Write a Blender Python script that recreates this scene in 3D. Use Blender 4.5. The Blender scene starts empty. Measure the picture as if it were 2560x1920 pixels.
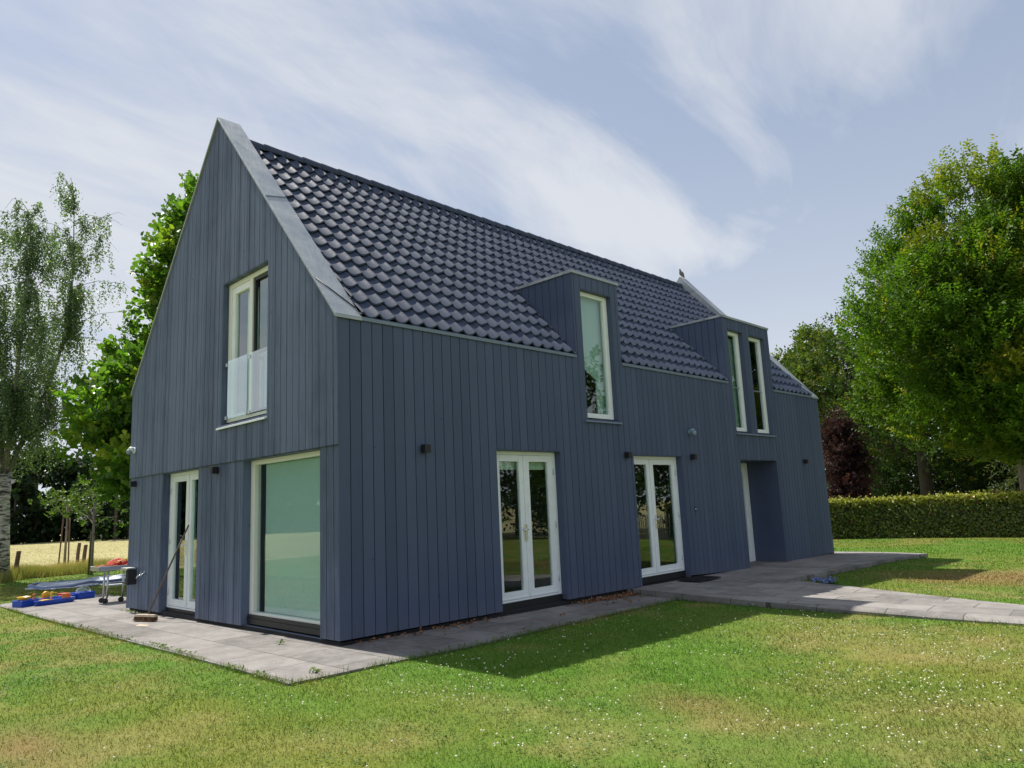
import bpy, math, random
import numpy as np
from mathutils import Vector, Matrix
R = math.radians
rng = np.random.default_rng(7)
random.seed(7)
scn = bpy.context.scene
col = scn.collection

# ------------------------------------------------------------------ camera
CAM = Vector((8.017, -5.012, 1.6))
YAW, PITCH, ROLL = R(-44.46), R(9.424), R(-2.576)
fw = Vector((math.cos(PITCH)*math.sin(YAW), math.cos(PITCH)*math.cos(YAW), math.sin(PITCH)))
r0 = Vector((math.cos(YAW), -math.sin(YAW), 0)); u0 = r0.cross(fw)
rt = r0*math.cos(ROLL) + u0*math.sin(ROLL); up = -r0*math.sin(ROLL) + u0*math.cos(ROLL)
cd = bpy.data.cameras.new("camera"); cam = bpy.data.objects.new("camera", cd); col.objects.link(cam)
cam.matrix_world = Matrix(((rt.x, up.x, -fw.x, CAM.x), (rt.y, up.y, -fw.y, CAM.y), (rt.z, up.z, -fw.z, CAM.z), (0, 0, 0, 1)))
cd.sensor_width = 36; cd.lens = 1830/2560*36; cd.clip_end = 3000; cd.clip_start = 0.05
scn.camera = cam

# ------------------------------------------------------------------ light
SUN_DIR = Vector((-2.9, -0.12, 4.18)).normalized()          # towards the sun
EL = math.asin(SUN_DIR.z)
ld = bpy.data.lights.new("sun", 'SUN'); ld.energy = 4.6; ld.angle = R(0.6); ld.color = (1.0, 0.95, 0.87)
so = bpy.data.objects.new("sun", ld); col.objects.link(so)
so.rotation_euler = SUN_DIR.to_track_quat('Z', 'Y').to_euler()
scn.view_settings.view_transform = 'Standard'; scn.view_settings.look = 'None'
scn.view_settings.gamma = 1; scn.view_settings.use_curve_mapping = False
scn.view_settings.exposure = 0.6

# ------------------------------------------------------------------ sky
w = bpy.data.worlds.new("World"); scn.world = w; w.use_nodes = True
nt = w.node_tree; nt.nodes.clear()
class NB:
    def __init__(s, nt): s.nt = nt
    def n(s, t, **kw):
        nd = s.nt.nodes.new(t)
        for k, v in kw.items():
            if k.startswith('i_'): nd.inputs[k[2:].replace('_', ' ')].default_value = v
            else: setattr(nd, k, v)
        return nd
    def l(s, a, b): s.nt.links.new(a, b)
    def math(s, op, a, b=None, c=None, clamp=False):
        nd = s.nt.nodes.new('ShaderNodeMath'); nd.operation = op; nd.use_clamp = clamp
        for i, q in enumerate((a, b, c)):
            if q is None: continue
            if isinstance(q, (int, float)): nd.inputs[i].default_value = q
            else: s.l(q, nd.inputs[i])
        return nd.outputs[0]
    def mix(s, f, a, b, bt='MIX'):
        nd = s.nt.nodes.new('ShaderNodeMix'); nd.data_type = 'RGBA'; nd.blend_type = bt
        for i, q in ((0, f), (6, a), (7, b)):
            if isinstance(q, (int, float)): nd.inputs[i].default_value = q
            elif isinstance(q, tuple): nd.inputs[i].default_value = (*q, 1) if len(q) == 3 else q
            else: s.l(q, nd.inputs[i])
        return nd.outputs[2]
    def ramp(s, f, stops):
        nd = s.nt.nodes.new('ShaderNodeValToRGB'); cr = nd.color_ramp
        while len(cr.elements) < len(stops): cr.elements.new(0.5)
        for e, (p, c) in zip(cr.elements, stops):
            e.position = p; e.color = (c, c, c, 1) if isinstance(c, (int, float)) else (*c, 1)
        s.l(f, nd.inputs[0]); return nd.outputs[0]
    def noise(s, vec, scale=5, detail=4, rough=.5, dist=0):
        nd = s.nt.nodes.new('ShaderNodeTexNoise')
        nd.inputs['Scale'].default_value = scale; nd.inputs['Detail'].default_value = detail
        nd.inputs['Roughness'].default_value = rough; nd.inputs['Distortion'].default_value = dist
        if vec is not None: s.l(vec, nd.inputs['Vector'])
        return nd.outputs[0]
b = NB(nt)
out = b.n('ShaderNodeOutputWorld'); bg = b.n('ShaderNodeBackground')
sky = b.n('ShaderNodeTexSky'); sky.sky_type = 'NISHITA'; sky.sun_disc = False
sky.sun_elevation = EL; sky.sun_rotation = math.atan2(SUN_DIR.x, SUN_DIR.y)
sky.air_density = 1.0; sky.dust_density = 1.2; sky.ozone_density = 1.5
tc = b.n('ShaderNodeTexCoord'); sp = b.n('ShaderNodeSeparateXYZ'); b.l(tc.outputs['Generated'], sp.inputs[0])
zz = b.math('ADD', b.math('MAXIMUM', sp.outputs[2], 0.0), 0.16)
px = b.math('DIVIDE', sp.outputs[0], zz); py = b.math('DIVIDE', sp.outputs[1], zz)
def cvec(ax, ay, ox, oy, sh=0.0):
    cb = b.n('ShaderNodeCombineXYZ')
    b.l(b.math('ADD', b.math('MULTIPLY', b.math('ADD', px, b.math('MULTIPLY', py, sh)), ax), ox), cb.inputs[0])
    b.l(b.math('ADD', b.math('MULTIPLY', py, ay), oy), cb.inputs[1])
    return cb.outputs[0]
n1 = b.noise(cvec(1.7, 0.8, 3.3, 1.7, 0.2), 1.0, 7, .55, .9)
n2 = b.noise(cvec(4.2, 1.5, 1.0, 4.0, 0.2), 1.0, 8, .62, 1.2)
n3 = b.noise(cvec(0.9, 0.6, 7.1, 2.2, 0.3), 1.0, 3, .5, .3)
lane = b.math('ADD', b.math('ADD', px, b.math('MULTIPLY', py, .05)), b.math('MULTIPLY', b.math('SUBTRACT', n3, .5), .55))
lr = b.ramp(b.math('MULTIPLY', b.math('ADD', lane, 2.0), .5, clamp=True), [(0, .85), (.26, 1.05), (.34, .75), (.42, .10), (.48, .32), (.54, .82), (.60, .70), (.66, .22), (.75, .10), (.83, .35), (.90, .55), (1, .45)])
dens = b.math('ADD', b.math('ADD', b.math('ADD', b.math('MULTIPLY', lr, .46), .05), b.math('MULTIPLY', b.math('SUBTRACT', n1, .5), 1.6)), b.math('MULTIPLY', b.math('SUBTRACT', n2, .5), .55))
mr = b.n('ShaderNodeMapRange'); mr.interpolation_type = 'SMOOTHSTEP'
b.l(dens, mr.inputs[0]); mr.inputs[1].default_value = -.06; mr.inputs[2].default_value = .62
mr.inputs[3].default_value = .0; mr.inputs[4].default_value = 1.0
hz = b.math('POWER', b.math('SUBTRACT', 1.0, b.math('MAXIMUM', sp.outputs[2], 0.0), clamp=True), 4.0)
mask = b.math('MAXIMUM', mr.outputs[0], b.math('MULTIPLY', hz, 1.5), clamp=True)
cloud = b.mix(b.math('POWER', hz, 1.0), (4.75, 4.95, 5.35), (4.9, 5.3, 5.8))
veil = b.mix(.72, sky.outputs[0], (2.5, 3.0, 3.95))
skc = b.mix(mask, veil, cloud)
b.l(skc, bg.inputs[0]); bg.inputs[1].default_value = 0.1
b.l(bg.outputs[0], out.inputs[0])

# ------------------------------------------------------------------ helpers
def tag(o, label=None, cat=None, group=None, kind=None):
    if label: o['label'] = label
    if cat: o['category'] = cat
    if group: o['group'] = group
    if kind: o['kind'] = kind
    return o
def empty(name, loc, label=None, cat=None, group=None, rz=0):
    o = bpy.data.objects.new(name, None); col.objects.link(o); o.empty_display_size = .2
    o.location = loc; o.rotation_euler = (0, 0, rz)
    return tag(o, label, cat, group)
class MB:
    def __init__(s): s.v = []; s.f = []; s.sm = []
    def add(s, vs, fs, smooth=False):
        k = len(s.v); s.v += [tuple(q) for q in vs]
        for f in fs: s.f.append(tuple(k+i for i in f)); s.sm.append(smooth)
        return s
    def box(s, x0, x1, y0, y1, z0, z1):
        return s.hexa([(x0, y0, z0), (x1, y0, z0), (x1, y1, z0), (x0, y1, z0)], [(x0, y0, z1), (x1, y0, z1), (x1, y1, z1), (x0, y1, z1)])
    def hexa(s, lo, hi):
        return s.add(list(lo)+list(hi), [(3, 2, 1, 0), (4, 5, 6, 7), (0, 1, 5, 4), (1, 2, 6, 5), (2, 3, 7, 6), (3, 0, 4, 7)])
    def prism(s, poly, ext):
        n = len(poly); e = Vector(ext); p = [Vector(q) for q in poly]
        return s.add(p+[q+e for q in p], [tuple(reversed(range(n))), tuple(range(n, 2*n))]+[(i, (i+1) % n, n+(i+1) % n, n+i) for i in range(n)])
    def tube(s, pts, rad, n=8, cap=True):
        pts = [Vector(p) for p in pts]
        if isinstance(rad, (int, float)): rad = [rad]*len(pts)
        k = len(s.v); vs = []
        prev = None
        for i, p in enumerate(pts):
            d = (pts[min(i+1, len(pts)-1)]-pts[max(i-1, 0)]).normalized()
            if prev is None: a = d.orthogonal().normalized()
            else: a = (prev-d*prev.dot(d)).normalized()
            prev = a; c = d.cross(a)
            for j in range(n):
                t = 2*math.pi*j/n; vs.append(p+(a*math.cos(t)+c*math.sin(t))*rad[i])
        fs = [(i*n+j, i*n+(j+1) % n, (i+1)*n+(j+1) % n, (i+1)*n+j) for i in range(len(pts)-1) for j in range(n)]
        s.add(vs, fs, True)
        if cap:
            s.add([], []); s.f.append(tuple(k+j for j in reversed(range(n)))); s.sm.append(False)
            s.f.append(tuple(k+(len(pts)-1)*n+j for j in range(n))); s.sm.append(False)
        return s
    def lathe(s, prof, n=16, M=Matrix()):
        vs = [M @ Vector((r*math.cos(2*math.pi*j/n), r*math.sin(2*math.pi*j/n), z)) for r, z in prof for j in range(n)]
        fs = [(i*n+j, i*n+(j+1) % n, (i+1)*n+(j+1) % n, (i+1)*n+j) for i in range(len(prof)-1) for j in range(n)]
        return s.add(vs, fs, True)
    def build(s, name, mat, parent=None, bevel=0):
        me = bpy.data.meshes.new(name); me.from_pydata(s.v, [], s.f); me.materials.append(mat)
        me.polygons.foreach_set('use_smooth', s.sm); me.update()
        o = bpy.data.objects.new(name, me); col.objects.link(o)
        if parent: o.parent = parent
        if bevel:
            m = o.modifiers.new('bevel', 'BEVEL'); m.width = bevel; m.segments = 2; m.limit_method = 'ANGLE'
        return o
def fast_mesh(name, verts, nper, mat, colors=None, parent=None, smooth=False, faces=None):
    """verts (N,3); consecutive groups of nper form polygons unless faces (F,k) given"""
    me = bpy.data.meshes.new(name); verts = np.ascontiguousarray(verts, np.float32)
    me.vertices.add(len(verts)); me.vertices.foreach_set('co', verts.ravel())
    idx = np.arange(len(verts), dtype=np.int32).reshape(-1, nper) if faces is None else np.ascontiguousarray(faces, np.int32)
    me.loops.add(idx.size); me.loops.foreach_set('vertex_index', idx.ravel())
    me.polygons.add(len(idx)); me.polygons.foreach_set('loop_start', np.arange(0, idx.size, idx.shape[1], dtype=np.int32))
    if smooth: me.polygons.foreach_set('use_smooth', np.ones(len(idx), bool))
    if colors is not None:
        at = me.color_attributes.new('Col', 'FLOAT_COLOR', 'POINT')
        c4 = np.ones((len(verts), 4), np.float32); c4[:, :3] = colors; at.data.foreach_set('color', c4.ravel())
    me.materials.append(mat); me.update(); me.validate()
    o = bpy.data.objects.new(name, me); col.objects.link(o)
    if parent: o.parent = parent
    return o
def copy_tree(o, parent=None):
    c = o.copy(); col.objects.link(c); c.parent = parent
    for ch in [q for q in o.children]: copy_tree(ch, c)
    return c
def gz(x, y):
    return 0.01*np.clip(x, -9, 0) - 0.009*np.clip(y, 0, 15)

# ------------------------------------------------------------------ materials
def new_mat(name):
    m = bpy.data.materials.new(name); m.use_nodes = True
    nb = NB(m.node_tree); return m, nb, m.node_tree.nodes['Principled BSDF']
def simple(name, c, rough=.5, metal=0, spec=.5, var=.0, scale=20, bump=0):
    m, nb, p = new_mat(name)
    p.inputs['Base Color'].default_value = (*c, 1); p.inputs['Roughness'].default_value = rough
    p.inputs['Metallic'].default_value = metal; p.inputs['Specular IOR Level'].default_value = spec
    t = nb.n('ShaderNodeTexCoord')
    if var or bump:
        ns = nb.noise(t.outputs['Object'], scale, 6, .6)
        if var:
            f = nb.ramp(ns, [(.3, 1-var), (.7, 1+var)])
            nb.l(nb.mix(1.0, (*c, 1), f, 'MULTIPLY'), p.inputs['Base Color'])
        if bump:
            bp = nb.n('ShaderNodeBump'); bp.inputs['Strength'].default_value = bump; bp.inputs['Distance'].default_value = .01
            nb.l(ns, bp.inputs['Height']); nb.l(bp.outputs[0], p.inputs['Normal'])
    return m
def wood_paint(name, c, c2, grain, ax, rough=.55, board=.173):
    """painted vertical boards: a slight tone per board, grain streaks running up, worn spots"""
    m, nb, p = new_mat(name)
    g = nb.n('ShaderNodeNewGeometry'); sp = nb.n('ShaderNodeSeparateXYZ'); nb.l(g.outputs['Position'], sp.inputs[0])
    u = sp.outputs[ax]
    cell = nb.math('FLOOR', nb.math('DIVIDE', u, board))
    wn = nb.n('ShaderNodeTexWhiteNoise'); wn.noise_dimensions = '1D'; nb.l(cell, wn.inputs['W'])
    cb = nb.n('ShaderNodeCombineXYZ'); 
    nb.l(nb.math('MULTIPLY', nb.math('ADD', sp.outputs[0], sp.outputs[1]), 40), cb.inputs[0])
    nb.l(nb.math('ADD', nb.math('MULTIPLY', sp.outputs[2], 1.6), nb.math('MULTIPLY', wn.outputs[0], 30)), cb.inputs[1])
    st = nb.noise(cb.outputs[0], 1.0, 5, .62, .4)
    lg = nb.noise(g.outputs['Position'], 1.3, 4, .6)
    f = nb.math('ADD', nb.math('ADD', nb.math('MULTIPLY', wn.outputs[0], .35), nb.math('MULTIPLY', st, grain)), nb.math('MULTIPLY', lg, .45))
    fr = nb.ramp(f, [(.4+.5*grain-.18-.17*grain, 0.0), (.4+.5*grain+.18+.17*grain, 1.0)])
    vo = nb.n('ShaderNodeTexVoronoi'); vo.inputs['Scale'].default_value = 2.6; nb.l(g.outputs['Position'], vo.inputs['Vector'])
    kn = nb.ramp(vo.outputs['Distance'], [(.028, .75), (.05, 0.0)])
    dn = nb.math('MULTIPLY', nb.ramp(nb.math('ADD', sp.outputs[2], nb.math('MULTIPLY', lg, .25)), [(.12, .30), (.50, 0.0)]), nb.ramp(nb.noise(g.outputs['Position'], 9, 5, .7), [(.35, .2), (.65, 1.0)]))
    nb.l(nb.mix(dn, nb.mix(kn, nb.mix(fr, c, c2), (c[0]*.35, c[1]*.35, c[2]*.35)), (.17, .16, .15)), p.inputs['Base Color'])
    p.inputs['Roughness'].default_value = rough; p.inputs['Specular IOR Level'].default_value = .35
    bp = nb.n('ShaderNodeBump'); bp.inputs['Strength'].default_value = .25*grain+.05; bp.inputs['Distance'].default_value = .004
    nb.l(st, bp.inputs['Height']); nb.l(bp.outputs[0], p.inputs['Normal'])
    return m
M = {}
M['side'] = wood_paint('side_paint', (.056, .078, .138), (.078, .105, .180), .5, 1)
M['gable'] = wood_paint('gable_paint', (.044, .062, .112), (.108, .142, .226), 1.0, 0, .62)
M['backing'] = simple('backing', (.012, .014, .02), .9)
M['plinth'] = simple('plinth', (.012, .012, .014), .8)
M['room'] = simple('room_plaster', (.24, .235, .22), .9)
M['roomfloor'] = simple('room_floor', (.16, .12, .09), .6)
M['white'] = simple('white_frame', (.82, .86, .87), .35, var=.04, scale=6)
M['cream'] = simple('cream_frame', (.76, .78, .71), .4)
M['black'] = simple('black_metal', (.012, .013, .016), .45)
M['rubber'] = simple('black_rubber', (.02, .02, .022), .7)
M['steel'] = simple('brushed_steel', (.62, .64, .66), .35, .9, var=.1, scale=9)
M['chrome'] = simple('chrome', (.75, .77, .8), .15, 1)
M['greytrim'] = simple('grey_trim', (.20, .25, .34), .5, .3, var=.06, scale=3)
M['greyplastic'] = simple('grey_plastic', (.22, .30, .38), .5)
M['blind'] = simple('blind_cloth', (.56, .62, .61), .85)
M['blindcream'] = simple('blind_cream', (.78, .76, .66), .85)
M['curtain'] = simple('curtain_cloth', (.84, .87, .88), .9)
M['screen'] = simple('insect_screen', (.10, .11, .11), .8)
M['mat'] = simple('door_mat', (.012, .012, .014), .95)
def zinc():
    m, nb, p = new_mat('zinc')
    t = nb.n('ShaderNodeTexCoord')
    n1 = nb.noise(t.outputs['Object'], 2.2, 6, .62, .6)
    mp = nb.n('ShaderNodeMapping'); nb.l(t.outputs['Object'], mp.inputs[0]); mp.inputs['Scale'].default_value = (1.2, 5, 1.2)
    n2 = nb.noise(mp.outputs[0], 3.0, 4, .6, .3)
    c = nb.mix(nb.ramp(n1, [(.3, 0.0), (.72, 1.0)]), (.27, .31, .35), (.44, .46, .47))
    nb.l(c, p.inputs['Base Color']); p.inputs['Metallic'].default_value = .35
    nb.l(nb.ramp(n1, [(.2, .38), (.8, .62)]), p.inputs['Roughness'])
    bp = nb.n('ShaderNodeBump'); bp.inputs['Strength'].default_value = .35; bp.inputs['Distance'].default_value = .03
    nb.l(n2, bp.inputs['Height']); nb.l(bp.outputs[0], p.inputs['Normal'])
    return m
M['zinc'] = zinc()
def tile_mat():
    m, nb, p = new_mat('roof_tile')
    g = nb.n('ShaderNodeNewGeometry'); sp = nb.n('ShaderNodeSeparateXYZ'); nb.l(g.outputs['Position'], sp.inputs[0])
    cy = nb.math('FLOOR', nb.math('DIVIDE', nb.math('SUBTRACT', sp.outputs[1], .36), .25))
    cz = nb.math('FLOOR', nb.math('DIVIDE', sp.outputs[2], .28))
    wn = nb.n('ShaderNodeTexWhiteNoise'); wn.noise_dimensions = '1D'
    nb.l(nb.math('ADD', nb.math('MULTIPLY', cy, 17.31), nb.math('MULTIPLY', cz, 3.77)), wn.inputs['W'])
    ns = nb.noise(g.outputs['Position'], 14, 5, .6)
    f = nb.math('ADD', nb.math('MULTIPLY', wn.outputs[0], .5), nb.math('MULTIPLY', ns, .5))
    nb.l(nb.mix(f, (.028, .040, .074), (.053, .072, .120)), p.inputs['Base Color'])
    nb.l(nb.ramp(ns, [(.3, .58), (.7, .74)]), p.inputs['Roughness'])
    p.inputs['Specular IOR Level'].default_value = .27
    return m
M['tile'] = tile_mat()
def glass_mat(name, tint, refl=1.0):
    m, nb, p = new_mat(name); n_ = m.node_tree.nodes; n_.remove(p)
    o = n_['Material Output']
    tr = nb.n('ShaderNodeBsdfTransparent'); tr.inputs[0].default_value = (*tint, 1)
    gl = nb.n('ShaderNodeBsdfGlossy'); gl.inputs['Roughness'].default_value = .0; gl.inputs[0].default_value = (.95, 1, .98, 1)
    fr = nb.n('ShaderNodeFresnel'); fr.inputs['IOR'].default_value = 1.6
    t = nb.n('ShaderNodeNewGeometry'); ns = nb.noise(t.outputs['Position'], .9, 2, .5)
    bp = nb.n('ShaderNodeBump'); bp.inputs['Strength'].default_value = .06; bp.inputs['Distance'].default_value = .02
    nb.l(ns, bp.inputs['Height']); nb.l(bp.outputs[0], gl.inputs['Normal'])
    mx = nb.n('ShaderNodeMixShader')
    nb.l(nb.math('MULTIPLY', nb.math('MULTIPLY', fr.outputs[0], 1.9*refl, clamp=True), nb.math('SUBTRACT', 1.0, t.outputs['Backfacing'])), mx.inputs[0]); nb.l(tr.outputs[0], mx.inputs[1]); nb.l(gl.outputs[0], mx.inputs[2])
    nb.l(mx.outputs[0], o.inputs[0]); return m
M['glass'] = glass_mat('window_glass', (.82, .92, .88))
M['glassteal'] = glass_mat('coated_glass', (.86, .95, .925), .72)
M['glassrail'] = glass_mat('balustrade_glass', (.80, .90, .90), 1.7)
def leaf_mat(name, trans=.38, gloss=.22, rough=.5):
    m, nb, p = new_mat(name); o = m.node_tree.nodes['Material Output']
    at = nb.n('ShaderNodeAttribute'); at.attribute_name = 'Col'
    nb.l(at.outputs['Color'], p.inputs['Base Color']); p.inputs['Roughness'].default_value = rough
    p.inputs['Specular IOR Level'].default_value = gloss
    tl = nb.n('ShaderNodeBsdfTranslucent')
    nb.l(nb.mix(1.0, at.outputs['Color'], (1.25, 1.35, .55), 'MULTIPLY'), tl.inputs[0])
    mx = nb.n('ShaderNodeMixShader'); mx.inputs[0].default_value = trans
    nb.l(p.outputs[0], mx.inputs[1]); nb.l(tl.outputs[0], mx.inputs[2]); nb.l(mx.outputs[0], o.inputs[0])
    return m
M['leaf'] = leaf_mat('leaf'); M['grassblade'] = leaf_mat('grass_blade', .3, .2, .6)
M['hedgeleaf'] = leaf_mat('hedge_leaf', .3, .4, .42)
M['limeleaf'] = leaf_mat('lime_leaf', .5, .4, .4)
M['petal'] = leaf_mat('petal', .25, .2, .7)
def attr_mat(name, rough=.9, scale=30, bump=.5, var=.25):
    m, nb, p = new_mat(name)
    at = nb.n('ShaderNodeAttribute'); at.attribute_name = 'Col'
    g = nb.n('ShaderNodeNewGeometry'); ns = nb.noise(g.outputs['Position'], scale, 6, .65)
    nb.l(nb.mix(1.0, at.outputs['Color'], nb.ramp(ns, [(.3, 1-var), (.7, 1+var)]), 'MULTIPLY'), p.inputs['Base Color'])
    p.inputs['Roughness'].default_value = rough; p.inputs['Specular IOR Level'].default_value = .1
    bp = nb.n('ShaderNodeBump'); bp.inputs['Strength'].default_value = bump; bp.inputs['Distance'].default_value = .03
    nb.l(ns, bp.inputs['Height']); nb.l(bp.outputs[0], p.inputs['Normal'])
    return m
M['soil'] = attr_mat('turf')
def bark(name, c1, c2, sc=(6, 6, 1.2), white=False):
    m, nb, p = new_mat(name)
    t = nb.n('ShaderNodeTexCoord'); mp = nb.n('ShaderNodeMapping'); nb.l(t.outputs['Object'], mp.inputs[0]); mp.inputs['Scale'].default_value = sc
    ns = nb.noise(mp.outputs[0], 2.0, 6, .65, .5)
    f = nb.ramp(ns, [(.42, 0.0), (.56, 1.0)]) if white else nb.ramp(ns, [(.3, 0.0), (.7, 1.0)])
    nb.l(nb.mix(f, c1, c2), p.inputs['Base Color']); p.inputs['Roughness'].default_value = .9
    bp = nb.n('ShaderNodeBump'); bp.inputs['Strength'].default_value = .6; bp.inputs['Distance'].default_value = .05
    nb.l(ns, bp.inputs['Height']); nb.l(bp.outputs[0], p.inputs['Normal'])
    return m
M['bark'] = bark('bark', (.07, .06, .05), (.16, .14, .12)); M['barkpale'] = bark('bark_pale', (.15, .13, .11), (.30, .27, .23))
M['birchbark'] = bark('birch_bark', (.05, .045, .04), (.55, .52, .48), (1.5, 1.5, 6), True)
M['barkdark'] = bark('bark_dark', (.022, .022, .018), (.06, .055, .045))
M['stake'] = bark('stake_wood', (.10, .06, .04), (.22, .15, .10))
def paving_mat(name, c1, c2, dx, dy, ox, oy, rot=0.0):
    """slabs laid in running bond with thin dark joints, stains and grit"""
    m, nb, p = new_mat(name)
    g = nb.n('ShaderNodeNewGeometry'); mp = nb.n('ShaderNodeMapping'); nb.l(g.outputs['Position'], mp.inputs[0])
    mp.inputs['Rotation'].default_value = (0, 0, rot); mp.inputs['Location'].default_value = (ox, oy, 0)
    br = nb.n('ShaderNodeTexBrick'); nb.l(mp.outputs[0], br.inputs['Vector'])
    br.inputs['Scale'].default_value = 1.0; br.inputs['Brick Width'].default_value = dx; br.inputs['Row Height'].default_value = dy
    br.inputs['Mortar Size'].default_value = .009; br.inputs['Mortar Smooth'].default_value = .3; br.offset = .5
    br.inputs['Color1'].default_value = (0, 0, 0, 1); br.inputs['Color2'].default_value = (1, 1, 1, 1); br.inputs['Mortar'].default_value = (.5, .5, .5, 1)
    n1 = nb.noise(g.outputs['Position'], 1.6, 7, .65); n2 = nb.noise(g.outputs['Position'], 90, 3, .7); n3 = nb.noise(g.outputs['Position'], 7, 5, .7, .5)
    f = nb.math('ADD', nb.math('ADD', nb.math('MULTIPLY', br.outputs[0], .22), nb.math('MULTIPLY', n1, .75)), nb.math('ADD', nb.math('MULTIPLY', n3, .45), nb.math('MULTIPLY', n2, .3)))
    base = nb.mix(nb.ramp(f, [(.62, 0.0), (1.15, 1.0)]), c1, c2)
    spots = nb.ramp(nb.noise(g.outputs['Position'], 24, 2, .5), [(.70, 0.0), (.76, .55)])
    base = nb.mix(spots, base, (.50, .48, .44))
    jm = nb.math('MULTIPLY', br.outputs[1], nb.ramp(nb.noise(g.outputs['Position'], 1.1, 3, .6), [(.32, .25), (.55, .9)]))
    nb.l(nb.mix(jm, base, (.06, .055, .045)), p.inputs['Base Color'])
    p.inputs['Roughness'].default_value = .85; p.inputs['Specular IOR Level'].default_value = .25
    bp = nb.n('ShaderNodeBump'); bp.inputs['Strength'].default_value = .3; bp.inputs['Distance'].default_value = .006
    nb.l(nb.math('SUBTRACT', nb.math('MULTIPLY', n2, .5), nb.math('MULTIPLY', br.outputs[1], 1.0)), bp.inputs['Height']); nb.l(bp.outputs[0], p.inputs['Normal'])
    return m
M['pave'] = paving_mat('paving_slabs', (.112, .104, .098), (.265, .248, .234), 1.0, .6, .02, .08)
M['path'] = paving_mat('path_slabs', (.122, .113, .106), (.285, .267, .250), .9, .6, 0, .2, R(-6))

# ------------------------------------------------------------------ ground
def vnoise(x, y, s, seed=0):
    x = np.asarray(x)*s; y = np.asarray(y)*s
    xi = np.floor(x).astype(np.int64); yi = np.floor(y).astype(np.int64); fx = x-xi; fy = y-yi
    fx = fx*fx*(3-2*fx); fy = fy*fy*(3-2*fy)
    def h(a, c):
        n = (a*374761393 + c*668265263 + seed*1442695041) & 0x7fffffff
        n = ((n ^ (n >> 13))*1274126177) & 0x7fffffff
        n = n ^ (n >> 16)
        return (n & 0xffff)/65535.0
    return (h(xi, yi)*(1-fx)+h(xi+1, yi)*fx)*(1-fy)+(h(xi, yi+1)*(1-fx)+h(xi+1, yi+1)*fx)*fy
def fbm(x, y, s, seed=0, o=4):
    a = 0; t = 0; g = 1.0
    for i in range(o):
        a = a+g*vnoise(x, y, s*2**i, seed+i*7); t += g; g *= .55
    return a/t
LUSH = np.array([.084, .166, .019]); OLIVE = np.array([.142, .168, .028]); DRY = np.array([.245, .205, .075]); BROWN = np.array([.205, .140, .058]); DEEP = np.array([.060, .145, .030])
PATCH = [  # x, y, rx, ry, kind, weight : bald, lush and dry patches of this lawn
    (4.68, .27, .55, .35, 'b', .75), (4.9, 11.1, 2.2, 1.3, 'b', .95), (3.4, 10.2, 1.2, .6, 'b', .6), (1.43, -3.5, .9, .35, 'b', .85), (-2.8, -1.9, .9, .4, 'b', .35), (-4.0, -2.0, 1.2, .35, 'b', .35),
    (-.1, -1.7, 1.3, .35, 'l', .8), (2.3, .2, 1.2, 1.0, 'l', 1.0), (2.6, 1.8, .8, 2.6, 'l', 1.0), (3.0, 4.0, 1.0, 1.2, 'l', .8), (-2.6, -1.5, .6, .25, 'l', .9), (1.9, -1.6, .8, .45, 'l', .9), (3.7, 2.2, .5, 1.6, 'l', .8),
    (5.5, 1.2, 1.5, .7, 'l', .6), (2.4, 9.2, .9, 1.4, 'l', .9), (1, 17.5, 9, 2.3, 'l', .9), (4.9, 3.5, 1.5, .8, 'd', .5), (6.5, 1.2, 1.0, .5, 'd', .55), (4.4, -.7, 1.8, .35, 'd', .4), (.4, -2.6, 1.6, .5, 'o', .6), (5.6, .0, .7, .4, 'd', .3),
    (-19.5, 2.0, 2.2, 3.5, 'l', .7), (-12, -1.6, 2, .6, 'd', .4), (2.9, -2.4, .9, .35, 'o', .6), (3.9, 4.6, 1.6, .5, 'd', .35)]
def lawn_color(x, y):
    a = fbm(x, y, .55, 3, 5)[..., None]; c = fbm(x, y, 1.7, 11, 4)[..., None]; e = fbm(x, y, 5.0, 23, 3)[..., None]
    k = np.clip((a-.36)/.28, 0, 1); base = LUSH*(1-k)+OLIVE*k
    k = np.clip((c-.50)/.22, 0, 1)*.62; base = base*(1-k)+DRY*k
    k = np.clip((e-.58)/.2, 0, 1)*.35; base = base*(1-k)+DEEP*k
    for (qx, qy, rx, ry, kd, wt) in PATCH:
        d = np.exp(-(((x-qx)/rx)**2+((y-qy)/ry)**2)*1.1)*wt*(.65+.7*fbm(x, y, 2.2, 31, 3))
        d = np.clip(d, 0, 1)[..., None]; t = {'b': BROWN, 'l': LUSH, 'd': DRY, 'o': OLIVE}[kd]
        base = base*(1-d)+t*d
    return base
# outlines in plan
PAVE = [(-12.2, -1.22), (1.27, -1.36), (1.30, -.46), (1.35, .8), (1.12, 5.62), (1.0, 6.3), (-.3, 6.3), (-.3, .3), (-7.3, .3), (-7.3, 1.1), (-12.2, .95)]
PATH = [(-.8, 5.98), (.34, 5.80), (1.48, 5.62), (4.0, 5.42), (6.0, 5.46), (10.0, 5.55), (10.0, 6.2), (5.63, 7.2), (3.08, 8.02), (1.72, 8.44), (1.80, 14.2), (2.1, 15.6), (-8, 15.6), (-8, 14.8), (-.2, 14.8), (-.2, 12.3), (-.8, 12.3), (-.8, 10.3), (-.25, 10.3)]
LAWN = [(-19.4, -40), (-19.67, .28), (-21.15, 1.1), (-21.39, 2.09), (-21.68, 3.15), (-22.22, 4.74), (-24, 12), (-24, 24), (34, 24), (34, -40)]
HOUSE = [(-7.5, .03), (-.05, .03), (-.05, 15), (-7.5, 15)]
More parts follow.
